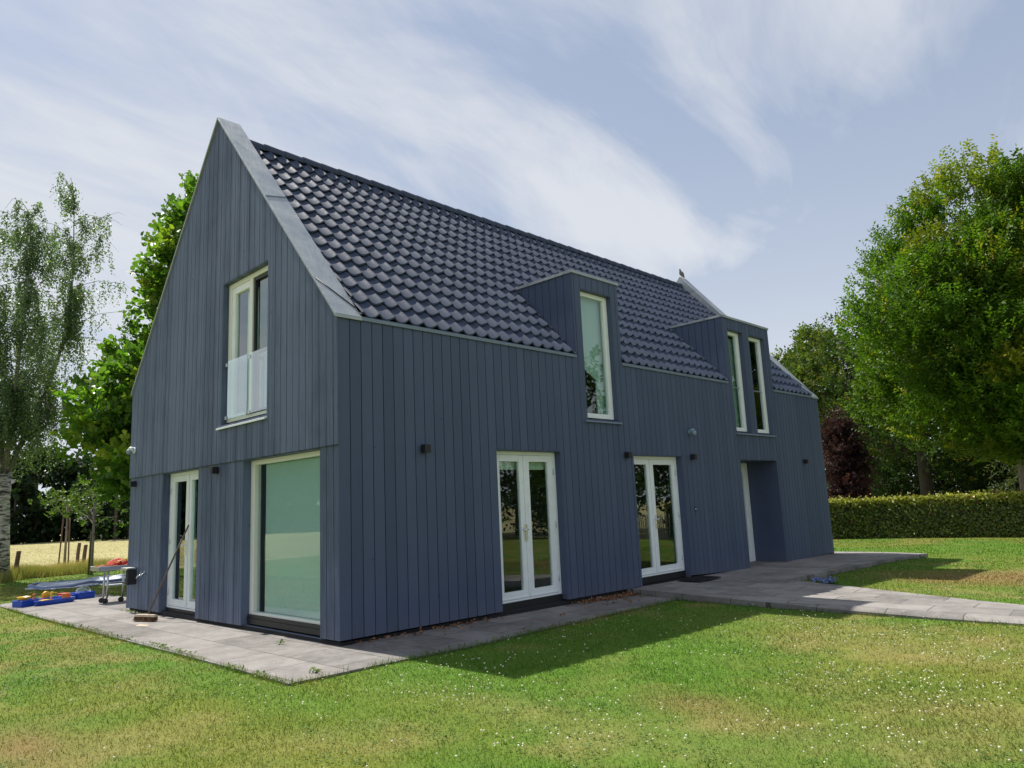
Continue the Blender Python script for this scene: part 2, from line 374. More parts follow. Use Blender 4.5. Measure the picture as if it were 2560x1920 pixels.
def inpoly(x, y, poly):
    r = np.zeros(np.shape(x), bool); n = len(poly)
    for i in range(n):
        x1, y1 = poly[i]; x2, y2 = poly[(i+1) % n]
        c = ((y1 > y) != (y2 > y)) & (x < (x2-x1)*(y-y1)/((y2-y1) if y2 != y1 else 1e-9)+x1); r ^= c
    return r
def sheet(name, xs, ys, zf, cf, mat, keep=None):
    X, Y = np.meshgrid(xs, ys); V = np.stack([X, Y, zf(X, Y)], -1).reshape(-1, 3)
    nx = len(xs); ny = len(ys)
    i, j = np.meshgrid(np.arange(nx-1), np.arange(ny-1)); a = (j*nx+i).ravel()
    F = np.stack([a, a+1, a+nx+1, a+nx], -1)
    if keep is not None:
        cx = V[F][:, :, 0].mean(1); cy = V[F][:, :, 1].mean(1); F = F[keep(cx, cy)]
    C = cf(X, Y).reshape(-1, 3)
    o = fast_mesh(name, V, 4, mat, C, smooth=True, faces=F); o['kind'] = 'structure'; return o
def axis(a, c, step, far):
    k = [c]; 
    mid = list(np.arange(a, c, step))
    lo = [a-far*((i+1)/14)**2.4 for i in range(14)][::-1]; hi = [c+far*((i+1)/14)**2.4 for i in range(14)]
    return np.array(lo+mid+[c]+hi)
def field_color(x, y):
    a = fbm(x, y, .05, 5, 5)[..., None]; c = fbm(x, y, .6, 9, 4)[..., None]
    k = np.clip((a-.35)/.3, 0, 1); base = np.array([.34, .305, .145])*(1-k)+np.array([.42, .375, .195])*k
    k = np.clip((c-.5)/.2, 0, 1)*.4; return base*(1-k)+np.array([.24, .21, .08])*k
ground = sheet('field', axis(-40, 40, .8, 700), axis(-50, 60, .8, 700), lambda x, y: gz(x, y)-.05, field_color, M['soil'])
lawn = sheet('lawn', np.arange(-24.5, 34.1, .14), np.arange(-16, 24.1, .14), lambda x, y: gz(x, y)+.012*(fbm(x, y, 1.2, 50, 3)-.5), lawn_color, M['soil'],
             lambda x, y: inpoly(x, y, LAWN) & ~(inpoly(x, y, [(p[0]*.985, p[1]) for p in HOUSE])))
# paving: one slab of terrace and a slightly higher path with a step
def slab(name, poly, zfun, thick, mat):
    mb = MB(); n = len(poly)
    import mathutils.geometry as mg
    tri = mg.tessellate_polygon([[Vector((q[0], q[1], 0)) for q in poly]])
    tops = [(q[0], q[1], float(zfun(q[0], q[1]))) for q in poly]; bots = [(q[0], q[1], t[2]-thick) for q, t in zip(poly, tops)]
    mb.add(tops+bots, [tuple(t) for t in tri]+[(i, (i+1) % n, n+(i+1) % n, n+i) for i in range(n)])
    o = mb.build(name, mat); o['kind'] = 'structure'; return o
def dens_poly(poly, step=.5):
    r = []
    for i in range(len(poly)):
        a, c = np.array(poly[i]), np.array(poly[(i+1) % len(poly)]); n = max(1, int(np.hypot(*(c-a))/step))
        r += [tuple(a+(c-a)*k/n) for k in range(n)]
    return r
slab('terrace', dens_poly(PAVE), lambda x, y: gz(x, y)+.022, .12, M['pave'])
def pathz(x, y): return gz(x, y)+.022+.095*float(np.clip((5.2-x)/4.2, 0, 1))
slab('path', dens_poly(PATH), pathz, .25, M['path'])

# ------------------------------------------------------------------ house
W, L, HE, RX, RZ = 7.5, 15.05, 4.165, 3.72, 8.47      # width, length, eaves, ridge x, parapet apex
house = empty('house', (0, 0, 0), 'dark blue grey timber clad house with a steep black tiled roof, on a paved terrace', 'house')
def wbox(mb, ax, p0, p1, u0, u1, z0, z1a, z1b=None, z0b=None):
    """box with its face in a wall plane; ax 'y': wall runs along y at x in p0..p1, 'x': along x at y in p0..p1"""
    z1b = z1a if z1b is None else z1b; z0b = z0 if z0b is None else z0b
    def P(u, p, z): return (p, u, z) if ax == 'y' else (u, p, z)
    lo = [P(u0, p0, z0), P(u1, p0, z0b), P(u1, p1, z0b), P(u0, p1, z0)]
    hi = [P(u0, p0, z1a), P(u1, p0, z1b), P(u1, p1, z1b), P(u0, p1, z1a)]
    if ax == 'y': lo.reverse(); hi.reverse()
    mb.hexa(lo, hi)
def boards(mb, ax, p0, p1, u0, u1, zb, zt, openings=(), bw=.173, gap=.011, phase=0.0, splits=()):
    """vertical boards p0..p1 thick; zb, zt functions of u; openings (u0,u1,z0,z1)"""
    k0 = math.floor((u0-phase)/bw); k1 = math.ceil((u1-phase)/bw)
    for k in range(k0, k1):
        a = max(u0, phase+k*bw); c = min(u1, phase+(k+1)*bw)
        if c-a < .01: continue
        ea = a+(gap/2 if a > u0 else 0); ec = c-(gap/2 if c < u1 else 0)
        jit = random.uniform(-.0012, .0012) if gap else 0
        cuts = sorted({ea, ec} | {q for o in openings for q in o[:2] if ea < q < ec} | {q for q in splits if ea < q < ec})
        for s, e in zip(cuts[:-1], cuts[1:]):
            if e-s < .002: continue
            mid = (s+e)/2
            ops = sorted([(o[2], o[3]) for o in openings if o[0] < mid < o[1]])
            segs = []; cur = None
            lo = (zb(s), zb(e))
            for (oz0, oz1) in ops:
                if oz0 > max(lo): segs.append((lo, (oz0, oz0)))
                lo = (oz1, oz1)
            segs.append((lo, (zt(s), zt(e))))
            for (l, h) in segs:
                if max(h)-min(l) < .01: continue
                h = (max(h[0], l[0]+.001), max(h[1], l[1]+.001))
                d = jit if p1 > p0 else jit
                wbox(mb, ax, p0, p1+d if ax == 'y' else p1, s, e, l[0], h[0], h[1], l[1]) if ax == 'y' else wbox(mb, ax, p0+d, p1, s, e, l[0], h[0], h[1], l[1])
def lining(mb, ax, pf, pb, o, t=.014, sides='lrht'):
    u0, u1, z0, z1 = o; a, c = min(pf, pb), max(pf, pb)
    wbox(mb, ax, a, c, u0+.001, u0+t, z0+.001, z1-.001); wbox(mb, ax, a, c, u1-t, u1-.001, z0+.001, z1-.001)
    wbox(mb, ax, a, c, u0+t, u1-t, z1-t, z1-.001)
    if 's' in sides: wbox(mb, ax, a, c, u0+t, u1-t, z0+.001, z0+t)
def rake(x): return HE-.02+(RZ-.05-HE)*(1-abs(x+RX)/ (RX if x > -RX else W-RX))
def zbase_side(y): return .08-.0035*y if y < 6.3 else (.098-.04*(y-7.7) if y < 10 else -.005)
def zbase_gable(x): return .078+.0088*x
# openings
O_D1 = (2.745, 4.24, -.2, 2.46); O_D2 = (6.29, 7.95, -.2, 2.44); O_EN = (10.38, 12.24, -.3, 2.41)
O_W1 = (5.005, 5.925, 3.03, 5.42); O_W2 = (10.355, 11.07, 3.01, 5.43); O_W3 = (11.38, 12.2, 3.01, 5.43)
O_GW = (-3.395, -1.85, 3.04, 5.388); O_GD = (-5.83, -4.275, -.2, 2.455); O_PW = (-2.665, -.445, -.2, 2.455)
side_ops = [O_D1, O_D2, O_EN, O_W1, O_W2, O_W3]
D1 = (4.795, 6.14, 5.715); D2 = (10.15, 12.44, 5.725)
# side wall
mb = MB()
boards(mb, 'y', -.024, 0, .0, L, zbase_side, lambda y: HE-.035, side_ops, phase=0.0)
for o in (O_D1, O_D2): lining(mb, 'y', -.19, -.004, (o[0], o[1], zbase_side(o[0]), o[3]))
mb.build('side_cladding', M['side'], house, .0025)
mb = MB()
lining(mb, 'y', -.78, -.004, (O_EN[0], O_EN[1], -.02, O_EN[3]), .02)
mb.build('porch_lining', M['side'], house)
mb = MB()
boards(mb, 'x', -.033, -.008, -W, 0.012, lambda x: 2.457, rake, [O_GW], phase=-.08+.012, splits=(-RX,))
lining(mb, 'x', -.03, .16, O_GW, .014, 's')
mb.build('gable_cladding', M['gable'], house, .0025)
mb = MB()
boards(mb, 'x', 0.0, .024, -W+.02, -.0245, zbase_gable, lambda x: 2.475, [O_GD, O_PW], phase=-.125)
for o in (O_GD, O_PW): lining(mb, 'x', .004, .20, (o[0], o[1], zbase_gable(o[0]), o[3]))
mb.build('lower_gable_cladding', M['gable'], house, .0025)
mb = MB(); boards(mb, 'y', -W, -W+.024, 0, L, lambda y: .0, lambda y: HE-.03, []); mb.build('rear_cladding', M['side'], house)
mb = MB(); boards(mb, 'x', L-.012, L+.012, -W, 0.0, lambda x: -.03, rake, [], splits=(-RX,)); mb.build('far_gable_cladding', M['gable'], house)
# backing walls (with the same openings), plinth, floors
mb = MB()
big = 60.0
boards(mb, 'y', -.19, -.026, .03, L-.02, lambda y: zbase_side(y)-.0, lambda y: HE-.05, side_ops, bw=big, gap=0, phase=-10, splits=[1, 3, 5, 7, 7.7, 9, 10, 13])
boards(mb, 'x', .028, .2, -W+.2, -.192, zbase_gable, lambda x: 3.0, [O_GD, O_PW], bw=big, gap=0, phase=-30)
boards(mb, 'x', .028, .2, -W+.2, -.192, lambda x: 3.0, lambda x: rake(x)-.12, [O_GW], bw=big, gap=0, phase=-30, splits=(-RX,))
mb.box(-W+.03, -W+.19, .03, L-.03, .0, HE-.05)
boards(mb, 'x', L-.2, L-.03, -W+.2, -.2, lambda x: -.03, lambda x: rake(x)-.12, [], bw=big, gap=0, phase=-30, splits=(-RX,))
mb.build('inner_wall', M['backing'], house)
mb = MB()
mb.box(-W+.05, -.05, .05, 10.3, -.4, .05); mb.box(-W+.05, -.85, 10.3, 12.3, -.4, .0); mb.box(-W+.05, -.05, 12.3, L-.05, -.4, .0)
mb.build('plinth', M['plinth'], house)
mb = MB(); mb.box(-W+.2, -.2, .21, L-.21, 2.56, 2.80); mb.build('upper_floor', M['room'], house)
mb = MB(); mb.box(-W+.2, -.2, .21, 10.28, .052, .10); mb.build('ground_floor', M['roomfloor'], house)
mb = MB()
mb.box(-W+.2, -.2, 4.9, 5.0, .1, 2.55); mb.box(-W+.2, -.2, 9.2, 9.3, .1, 2.55); mb.box(-3.6, -3.5, .22, 4.9, .1, 2.55)
mb.box(-3.6, -3.5, 5.0, 9.2, .1, 2.55)
mb.prism([(-.25, 6.13, 2.81), (-.25, 6.13, 5.4), (-1.3, 6.13, 5.4), (-3.0, 6.13, 5.4), (-3.0, 6.13, 2.81)], (0, .06, 0))
mb.prism([(-2.0, 4.2, 2.81), (-2.0, 4.2, 5.9), (-2.0, 6.12, 5.9), (-2.0, 6.12, 2.81)], (-.06, 0, 0))
mb.build('partition_wall', M['room'], house)
mb = MB(); mb.box(-W+.25, -.9, 10.28, 10.34, .0, 2.55); mb.box(-W+.25, -.9, 12.30, 12.36, 0, 2.55); mb.build('hall_wall', M['room'], house)
# roof of pantiles: every tile a barrel with an overlapping lower lip
E0 = Vector((-.045, 0, HE+.012)); RIDGE_Z = 8.13
def roof_side(sign, holes):
    sl = Vector((-RX, 0, RIDGE_Z-HE+.02)); Ls = sl.length
    s_ = sl.normalized(); n_ = Vector((-s_.z*-1, 0, -s_.x)).normalized()     # outward normal for the +x side
    n_ = Vector((s_.z, 0, -s_.x)).normalized()
    tw, tl = .25, .385
    y0, y1 = .345, L-.345; nt_ = int(round((y1-y0)/tw)); tw = (y1-y0)/nt_
    us = np.array([0, .05, .1, .15, .2, .27, .36, .46, .56, .66, .76, .86, .94]); 
    yv = np.array([y0+(j+u)*tw for j in range(nt_) for u in us]+[y1])
    uu = np.array([u for j in range(nt_) for u in us]+[0.0])
    hb = .038+np.where(uu > .2, -.038*np.sin(np.pi*np.clip((uu-.2)/.8, 0, 1))**.8, .016*np.sin(np.pi*np.clip(uu/.2, 0, 1))**.8)   # a wide hollow pan and a narrow roll
    tid = np.array([j for j in range(nt_) for u in us]+[nt_-1])
    rows = int(math.ceil(Ls/tl)); V = []; F = []
    for r in range(rows):
        s0 = r*tl-.03; s1 = min(s0+tl+.07, Ls)
        jj = (np.sin(tid*12.9898+r*78.233)*43758.5453) % 1.0; jn = (jj-.5)*.007; js = (((jj*7.13) % 1)-.5)*.010
        # (slope position, height over deck)
        sag = .022*np.sin(np.pi*np.clip((uu-.2)/.8, 0, 1))                       # lower edge bows downhill
        prof = [(s0+.07, .004+hb), (s0+js-sag, .030+hb+jn), (s0+.012+js-sag*.85, .052+hb+jn), (s0+.10+js, .046+hb+jn), (s1+js*0, .000+hb)]
        k = len(V)//len(yv) if False else sum(len(a) for a in V)
        for (s, h) in prof:
            h = h*np.ones_like(yv); s = s*np.ones_like(yv)
            V.append(np.stack([E0.x+s_.x*s+n_.x*h, yv, E0.z+s_.z*s+n_.z*h], -1))
        m = len(yv)
        for q in range(len(prof)-1):
            sm = s0 if q < 3 else (s0+s1)/2
            a = np.arange(m-1)+k+q*m
            keep = np.ones(m-1, bool); ym = (yv[:-1]+yv[1:])/2; zc = E0.z+s_.z*sm
            for (ha, hc, hz_) in holes: keep &= ~((ym > ha) & (ym < hc) & (zc < hz_))
            a = a[keep]; F.append(np.stack([a, a+1, a+m+1, a+m], -1))
    V = np.concatenate(V); F = np.concatenate(F)
    if sign < 0:
        V = V.copy(); V[:, 0] = -2*RX-V[:, 0]; F = F[:, ::-1]
    return V, F
V, F = roof_side(1, [(D1[0]+.02, D1[1]-.02, D1[2]-.06), (D2[0]+.02, D2[1]-.02, D2[2]-.06)])
roof = fast_mesh('roof', V, 4, M['tile'], None, house, True, F)
try: roof.data.set_sharp_from_angle(angle=R(38))
except Exception: pass
V, F = roof_side(-1, []); rr = fast_mesh('rear_roof', V, 4, M['tile'], None, house, True, F)
# roof deck, cut round the dormers
mb = MB()
def deck(x0, z0, x1, z1, ya, yc): mb.prism([(x0, ya, z0-.03), (x1, ya, z1-.03), (x1, ya, z1-.16), (x0, ya, z0-.16)], (0, yc-ya, 0))
dz = lambda x: HE-.02+(RIDGE_Z-HE+.02)*(-x/RX)
xi = -1.45
for ya, yc in ((.2, D1[0]), (D1[1], D2[0]), (D2[1], L-.2)): deck(-.03, dz(-.03), xi, dz(xi), ya, yc)
deck(xi, dz(xi), -RX, dz(-RX), .2, L-.2)
deck(-W+.03, dz(-.03), -RX, dz(-RX), .2, L-.2)
mb.build('roof_deck', M['backing'], house)
# ridge caps
mb = MB(); y = .40; k = 0
while y < L-.40:
    e = min(y+.40, L-.36); zc = RIDGE_Z+.005+.006*(k % 2)
    n = 9; ring = []
    for (yy, rr_) in ((y, .118), (y+.03, .122), (e-.02, .108)):
        ring.append([(-RX+rr_*1.05*math.cos(t), yy, zc+rr_*math.sin(t)) for t in np.linspace(-.35, math.pi+.35, n)])
    vs = [q for g in ring for q in g]
    mb.add(vs, [(i*n+j, i*n+j+1, (i+1)*n+j+1, (i+1)*n+j) for i in range(2) for j in range(n-1)], True)
    mb.add(ring[0]+[(-RX+.09*math.cos(t), y, zc+.09*math.sin(t)) for t in np.linspace(-.35, math.pi+.35, n)], [(j+1, j, n+j, n+j+1) for j in range(n-1)])
    y += .384; k += 1
mb.build('ridge_cap', M['tile'], roof)
# zinc copings on the two parapets
def coping(ya, yc, name):
    mb = MB()
    def strip(xa, xc, lift, y0, y1, th):
        def top(x): return (HE+.02+(RZ+.0-HE)*(1-abs(x+RX)/(RX if x > -RX else W-RX)))+lift
        mb.prism([(xa, y0, top(xa)), (xc, y0, top(xc)), (xc, y0, top(xc)-th), (xa, y0, top(xa)-th)], (0, y1-y0, 0))
    strip(.03, -RX, 0, ya, yc, .05); strip(-W-.03, -RX, 0, ya, yc, .05)
    o = mb.build(name, M['zinc'], house, .006); mb = MB()
    def line(xa, ya_, xb, yb_, r=.012):
        top = lambda x: (HE+.02+(RZ-HE)*(1-abs(x+RX)/RX))
        mb.tube([(xa, ya_, top(xa)+.004), (xb, yb_, top(xb)+.004)], r, 6)
    line(-1.93, ya+.01, -2.03, yc-.01); mb.build('seam', M['greytrim'], o)
    mb = MB(); line(-.49, ya+.02, -.10, yc-.02, .010); mb.build('seam', M['black'], o)  # shade along the lower fold, put in as a black strip
    return o
coping(-.062, .350, 'coping'); coping(L-.35, L+.05, 'coping')
mb = MB()
for (y0, y1) in ((.318, .350), (L-.35, L-.322)):
    for sx in (1, -1):
        pts = [(0, 0), (-RX, 1)]
        x0, x1 = (-.02, -RX) if sx > 0 else (-W+.02, -RX)
        t = lambda x: HE-.03+(RZ-HE)*(1-abs(x+RX)/(RX if x > -RX else W-RX))
        d_ = lambda x: HE-.2+(RIDGE_Z-HE)*(1-abs(x+RX)/(RX if x > -RX else W-RX))
        mb = MB(); mb.prism([(x0, y0, t(x0)), (x1, y0, t(x1)), (x1, y0, d_(x1)), (x0, y0, d_(x0))], (0, y1-y0, 0)); mb.build('parapet_upstand', M['zinc'], house)
mb = MB()
for y0, y1 in ((-.035, D1[0]-.01), (D1[1]-.02, D2[0]-.01), (D2[1]-.02, L+.03)):
    mb = MB(); mb.prism([(.024, y0, HE-.055), (.030, y0, HE-.012), (.0, y0, HE+.008), (-.06, y0, HE+.03), (-.06, y0, HE-.02), (-.002, y0, HE-.034), (.012, y0, HE-.055)], (0, y1-y0, 0)); mb.build('eaves_trim', M['greytrim'], house)
mb = MB(); mb.box(-W-.03, -W+.04, 0, L, HE-.05, HE+.01); mb.build('rear_eaves_trim', M['greytrim'], house)
# dormers
def dormer(d, ops):
    ya, yc, zt = d; mb = MB()
    xr = -(zt-HE)/((RIDGE_Z-HE)/RX)
    boards(mb, 'y', -.024, 0, ya, yc, lambda y: HE-.035, lambda y: zt-.03, ops, phase=0.0)
    for o in ops: lining(mb, 'y', -.19, -.004, o, .014, 's')
    for (y0, y1) in ((ya, ya+.022), (yc-.022, yc)):                       # cheeks of vertical boards running into the roof
        boards(mb, 'x', y0, y1, xr-.05, -.026, lambda x: HE+.02+(RIDGE_Z-HE)/RX*(-x), lambda x: zt-.03, [], phase=-.2)
    mb.box(-.10, -.0245, ya-.003, ya+.0005, HE+.02, zt-.031)                # corner board of the cheek
    o = mb.build('dormer', M['side'], house, .0025)
    mb = MB()
    boards(mb, 'y', -.19, -.026, ya+.024, yc-.024, lambda y: HE-.05, lambda y: zt-.04, ops, bw=60, gap=0, phase=-10)
    for (y0, y1) in ((ya+.024, ya+.12), (yc-.12, yc-.024)):
        mb.prism([(-.2, y0, HE-.1), (-.2, y0, zt-.06), (xr-.1, y0, zt-.06)], (0, y1-y0, 0))
    mb.build('dormer_core', M['backing'], o)
    mb = MB()
    mb.box(xr-.22, -.026, ya-.02, yc+.02, zt-.035, zt+.0)
    mb.box(-.026, .022, ya-.02, yc+.02, zt-.045, zt+.006)
    mb.box(xr-.22, -.026, ya-.024, ya+.02, zt-.045, zt+.008); mb.box(xr-.22, -.026, yc-.02, yc+.024, zt-.045, zt+.008)
    mb.build('roof_trim', M['zinc'], o)
    mb = MB(); mb.prism([(-.02, ya-.035, HE+.0), (-.02, ya-.035, HE+.05), (xr, ya-.035, zt-.08), (xr, ya-.035, zt-.13)], (0, .033, 0)); mb.build('flashing', M['black'], o)
    return o
dormer(D1, [O_W1]); dormer(D2, [O_W2, O_W3])

# ---- windows and doors
def ring(mb, ax, pa, pc, u0, u1, z0, z1, wl, wr, wt, wb):
    a, c = min(pa, pc), max(pa, pc)
    wbox(mb, ax, a, c, u0, u0+wl, z0, z1); wbox(mb, ax, a, c, u1-wr, u1, z0, z1)
    wbox(mb, ax, a, c, u0+wl, u1-wr, z1-wt, z1); wbox(mb, ax, a, c, u0+wl, u1-wr, z0, z0+wb)
def panel(ax, p0, p1, u0, u1, z0, z1, name, mat, parent, bevel=0):
    mb = MB(); wbox(mb, ax, min(p0, p1), max(p0, p1), u0, u1, z0, z1); return mb.build(name, mat, parent, bevel)
def handle(ax, p, inw, u, z, su, parent, black=False):
    """plate, cylinder and lever; inw is -1/+1 away from the door face"""
    mb = MB(); q = p+inw*.012
    wbox(mb, ax, min(p, q), max(p, q), u-.02, u+.02, z-.17, z+.08)
    P = lambda uu, pp, z_: (pp, uu, z_) if ax == 'y' else (uu, pp, z_)
    mb.tube([P(u, p, z), P(u, p+inw*.055, z), P(u+su*.02, p+inw*.062, z), P(u+su*.125, p+inw*.062, z)], .010, 8)
    mb.tube([P(u, p, z-.09), P(u, p+inw*.02, z-.09)], .012, 8)
    return mb.build('handle', M['chrome'], parent)
def french_door(ax, pf, s, u0, u1, z0, z1, uc, hz_, st=.115, hs=-1, blind=None, thr=.07):
    """pf: plane of the frame's face, s: +1 when the outside is towards +axis"""
    mb = MB(); d = -s*.10
    ring(mb, ax, pf, pf+d, u0, u1, z0+thr, z1, .06, .06, .055, .03)
    f = mb.build('french_door', M['white'], house, .004)
    panel(ax, pf+s*.012, pf+d, u0+.002, u1-.002, z0-.05, z0+thr-.004, 'threshold', M['black'], f)
    for i, (a, c) in enumerate(((u0+.062, uc-.002), (uc+.002, u1-.062))):
        mb = MB(); lf = pf-s*.014
        wb_ = .115
        ring(mb, ax, lf, lf-s*.06, a, c, z0+thr+.034, z1-.058, st, st, .10, wb_)
        lo, hi = (lf, lf+s*.012)
        wbox(mb, ax, min(lo, hi)+.0005*(s > 0), max(lo, hi)-.0005*(s < 0), a+.004, c-.004, z0+thr+.036, z0+thr+.06)  # weather bar
        if i == 1: wbox(mb, ax, min(lf+s*.0005, lf+s*.016), max(lf+s*.0005, lf+s*.016), a-.026, a+.03, z0+thr+.07, z1-.07)   # meeting bead
        leaf = mb.build('door_leaf', M['white'], f, .003)
        panel(ax, lf-s*.028, lf-s*.034, a+st-.008, c-st+.008, z0+thr+.034+wb_-.008, z1-.158+.008, 'pane', M['glass'], f)
        for zz_ in (z0+.32, (z0+z1)/2, z1-.32):
            uu = a-.004 if i == 0 else c+.004
            P = (lambda z_: (pf+s*.006, uu, z_)) if ax == 'y' else (lambda z_: (uu, pf+s*.006, z_))
            mb = MB(); mb.tube([P(zz_-.05), P(zz_+.05)], .009, 8); mb.build('hinge', M['steel'], f)
    handle(ax, pf+s*.004, s, uc+hs*.03, hz_, hs, f)
    if blind: panel(ax, pf-s*.12, pf-s*.13, u0+.07, u1-.07, blind, z1-.1, 'blind', M['blindcream'], f)
    return f
french_door('y', -.125, 1, O_D1[0]+.015, O_D1[1]-.015, .085, O_D1[3]-.015, 3.485, 1.22, hs=-1, blind=2.165)
french_door('y', -.125, 1, O_D2[0]+.015, O_D2[1]-.015, .115, O_D2[3]-.015, 7.005, 1.22, st=.11, hs=1)
gd = french_door('x', .125, -1, O_GD[0]+.015, O_GD[1]-.015, .045, O_GD[3]-.015, -5.0, 1.18, st=.115, hs=-1, thr=.06)
mb = MB()
def drape(mb, ax, p, u0, u1, z0, z1, amp=.03, wl=.13):
    n = int((u1-u0)/.015)+2; us = np.linspace(u0, u1, n); vs = []
    for z in (z0, z1):
        for u in us:
            q = p+amp*math.sin(u/wl*2*math.pi)+amp*.4*math.sin(u/wl*3.7+1); vs.append((q, u, z) if ax == 'y' else (u, q, z))
    mb.add(vs, [(i, i+1, n+i+1, n+i) for i in range(n-1)], True)
drape(mb, 'x', .28, -5.40, -5.06, .12, 2.35, .02); mb.build('curtain', M['curtain'], gd)
mb = MB(); drape(mb, 'x', .28, -4.92, -4.3, .12, 2.35, .02); mb.build('curtain', M['curtain'], gd)
# big fixed picture window
mb = MB(); o = O_PW; ring(mb, 'x', .13, .23, o[0]+.015, o[1]-.015, .20, o[3]-.014, .12, .10, .065, .035)
pw = mb.build('picture_window', M['cream'], house, .004)
panel('x', .185, .195, o[0]+.13, o[1]-.11, .232, o[3]-.075, 'pane', M['glassteal'], pw)
mb = MB(); wbox(mb, 'x', .10, .24, o[0]+.014, o[1]-.014, .075, .196); wbox(mb, 'x', .085, .10, o[0]+.014, o[1]-.014, .135, .15); mb.build('sill', M['black'], pw)
panel('x', .06, .1, -2.655, -.46, -.02, .055, 'sill_slab', M['greytrim'], pw)
panel('x', .235, .243, o[0]+.29, o[1]-.04, .24, o[3]-.085, 'blind', M['blind'], pw)
# upper gable window with glass balustrades
mb = MB(); o = O_GW; ring(mb, 'x', .06, .15, o[0]+.016, o[1]-.016, o[2]+.06, o[3]-.016, .10, .10, .075, .05)
wbox(mb, 'x', .055, .15, -2.635, -2.53, o[2]+.11, o[3]-.092)
gw = mb.build('window', M['cream'], house, .004); 
mb = MB(); ring(mb, 'x', .075, .14, -3.278, -2.636, o[2]+.111, o[3]-.093, .11, .02, .11, .06); mb.build('sash', M['white'], gw, .004)
panel('x', .11, .118, -3.17, -2.654, o[2]+.17, o[3]-.2, 'pane', M['glass'], gw)
mb = MB(); ring(mb, 'x', .08, .12, -2.529, -1.968, o[2]+.111, o[3]-.093, .05, .05, .05, .05); wbox(mb, 'x', .085, .118, -2.478, -2.019, 4.08, 4.12); mb.build('screen_frame', M['black'], gw)
panel('x', .118, .126, -2.478, -2.02, o[2]+.165, o[3]-.145, 'pane', M['glass'], gw)
panel('x', .15, .155, -2.478, -2.02, 4.12, o[3]-.145, 'screen', M['screen'], gw)
mb = MB(); drape(mb, 'x', .22, -3.0, -2.62, 2.9, 5.2, .02); mb.build('curtain', M['curtain'], gw)
mb = MB(); drape(mb, 'x', .22, -2.46, -1.95, 2.9, 5.2, .02); mb.build('curtain', M['curtain'], gw)
mb = MB(); wbox(mb, 'x', .018, .028, -3.335, -2.60, 3.155, 4.085); mb.build('glass_balustrade', M['glassrail'], gw)
mb = MB(); wbox(mb, 'x', .018, .028, -2.525, -1.90, 3.155, 4.085); mb.build('glass_balustrade', M['glassrail'], gw)
mb = MB()
for (x, z) in ((-3.345, 4.03), (-2.525, 4.03), (-3.345, 3.17), (-2.525, 3.17), (-2.61, 3.17), (-1.90, 3.17)):
    mb = MB(); mb.box(x-.025, x+.025, .008, .058, z-.028, z+.028); mb.build('clamp', M['steel'], gw, .003)
mb = MB(); mb.prism([(-3.47, -.075, 2.985), (-3.47, -.075, 3.015), (-3.47, .06, 3.055), (-3.47, .06, 3.03)], (1.63, 0, 0)); mb.build('sill', M['white'], gw, .003)
# tall dormer windows
def tall(o, fr=.105, bar=None, mat='glass'):
    mb = MB(); ring(mb, 'y', -.10, -.18, o[0]+.015, o[1]-.015, o[2]+.05, o[3]-.015, fr, fr, .075, .085)
    f = mb.build('window', M['white'], house, .004)
    panel('y', -.14, -.146, o[0]+.1, o[1]-.1, o[2]+.13, o[3]-.08, 'pane', M[mat], f)
    if bar: panel('y', -.128, -.139, o[0]+.12, o[1]-.12, bar-.012, bar+.012, 'glazing_bar', M['greytrim'], f)
    return f
f1 = tall(O_W1, .115)
mb = MB(); mb.prism([(-.02, 4.915, 2.985), (.045, 4.915, 2.985), (.045, 4.915, 3.01), (-.10, 4.915, 3.045), (-.10, 4.915, 3.02)], (0, 1.06, 0)); mb.build('sill', M['greytrim'], f1)
mb = MB(); mb.prism([(-.24, 5.06, 4.14), (-.24, 5.63, 3.82), (-.24, 5.63, 3.05), (-.24, 5.90, 3.05), (-.24, 5.90, 5.42), (-.24, 5.06, 5.42)], (-.03, 0, 0)); mb.build('light_area_panel', M['blind'], f1)  # panel added close behind the glass, cut to the light area of the pane
f2 = tall(O_W2, .13, 4.085); f3 = tall(O_W3, .13, 4.085)
mb = MB(); drape(mb, 'y', -.25, 10.40, 11.05, 2.9, 5.3, .02); mb.build('curtain', simple('grey_net', (.42, .45, .45), .9), f2)
mb = MB(); mb.prism([(-.02, 10.31, 2.965), (.045, 10.31, 2.965), (.045, 10.31, 2.99), (-.10, 10.31, 3.03), (-.10, 10.31, 3.0)], (0, 1.95, 0)); mb.build('sill', M['greytrim'], f2)
# front door deep in the porch
mb = MB(); ring(mb, 'y', -.785, -.88, 10.405, 12.215, .0, 2.385, .10, .10, .09, .08)
fd = mb.build('front_door', M['white'], house, .004)
mb = MB(); ring(mb, 'y', -.80, -.86, 11.10, 12.11, .085, 2.29, .12, .12, .12, .2); mb.build('door_leaf', M['white'], fd, .003)
panel('y', -.83, -.836, 11.21, 12.0, .28, 2.18, 'pane', M['glass'], fd)
panel('y', -.83, -.836, 10.5, 11.09, .08, 2.30, 'pane', M['glass'], fd)
handle('y', -.80, 1, 11.17, 1.05, 1, fd)
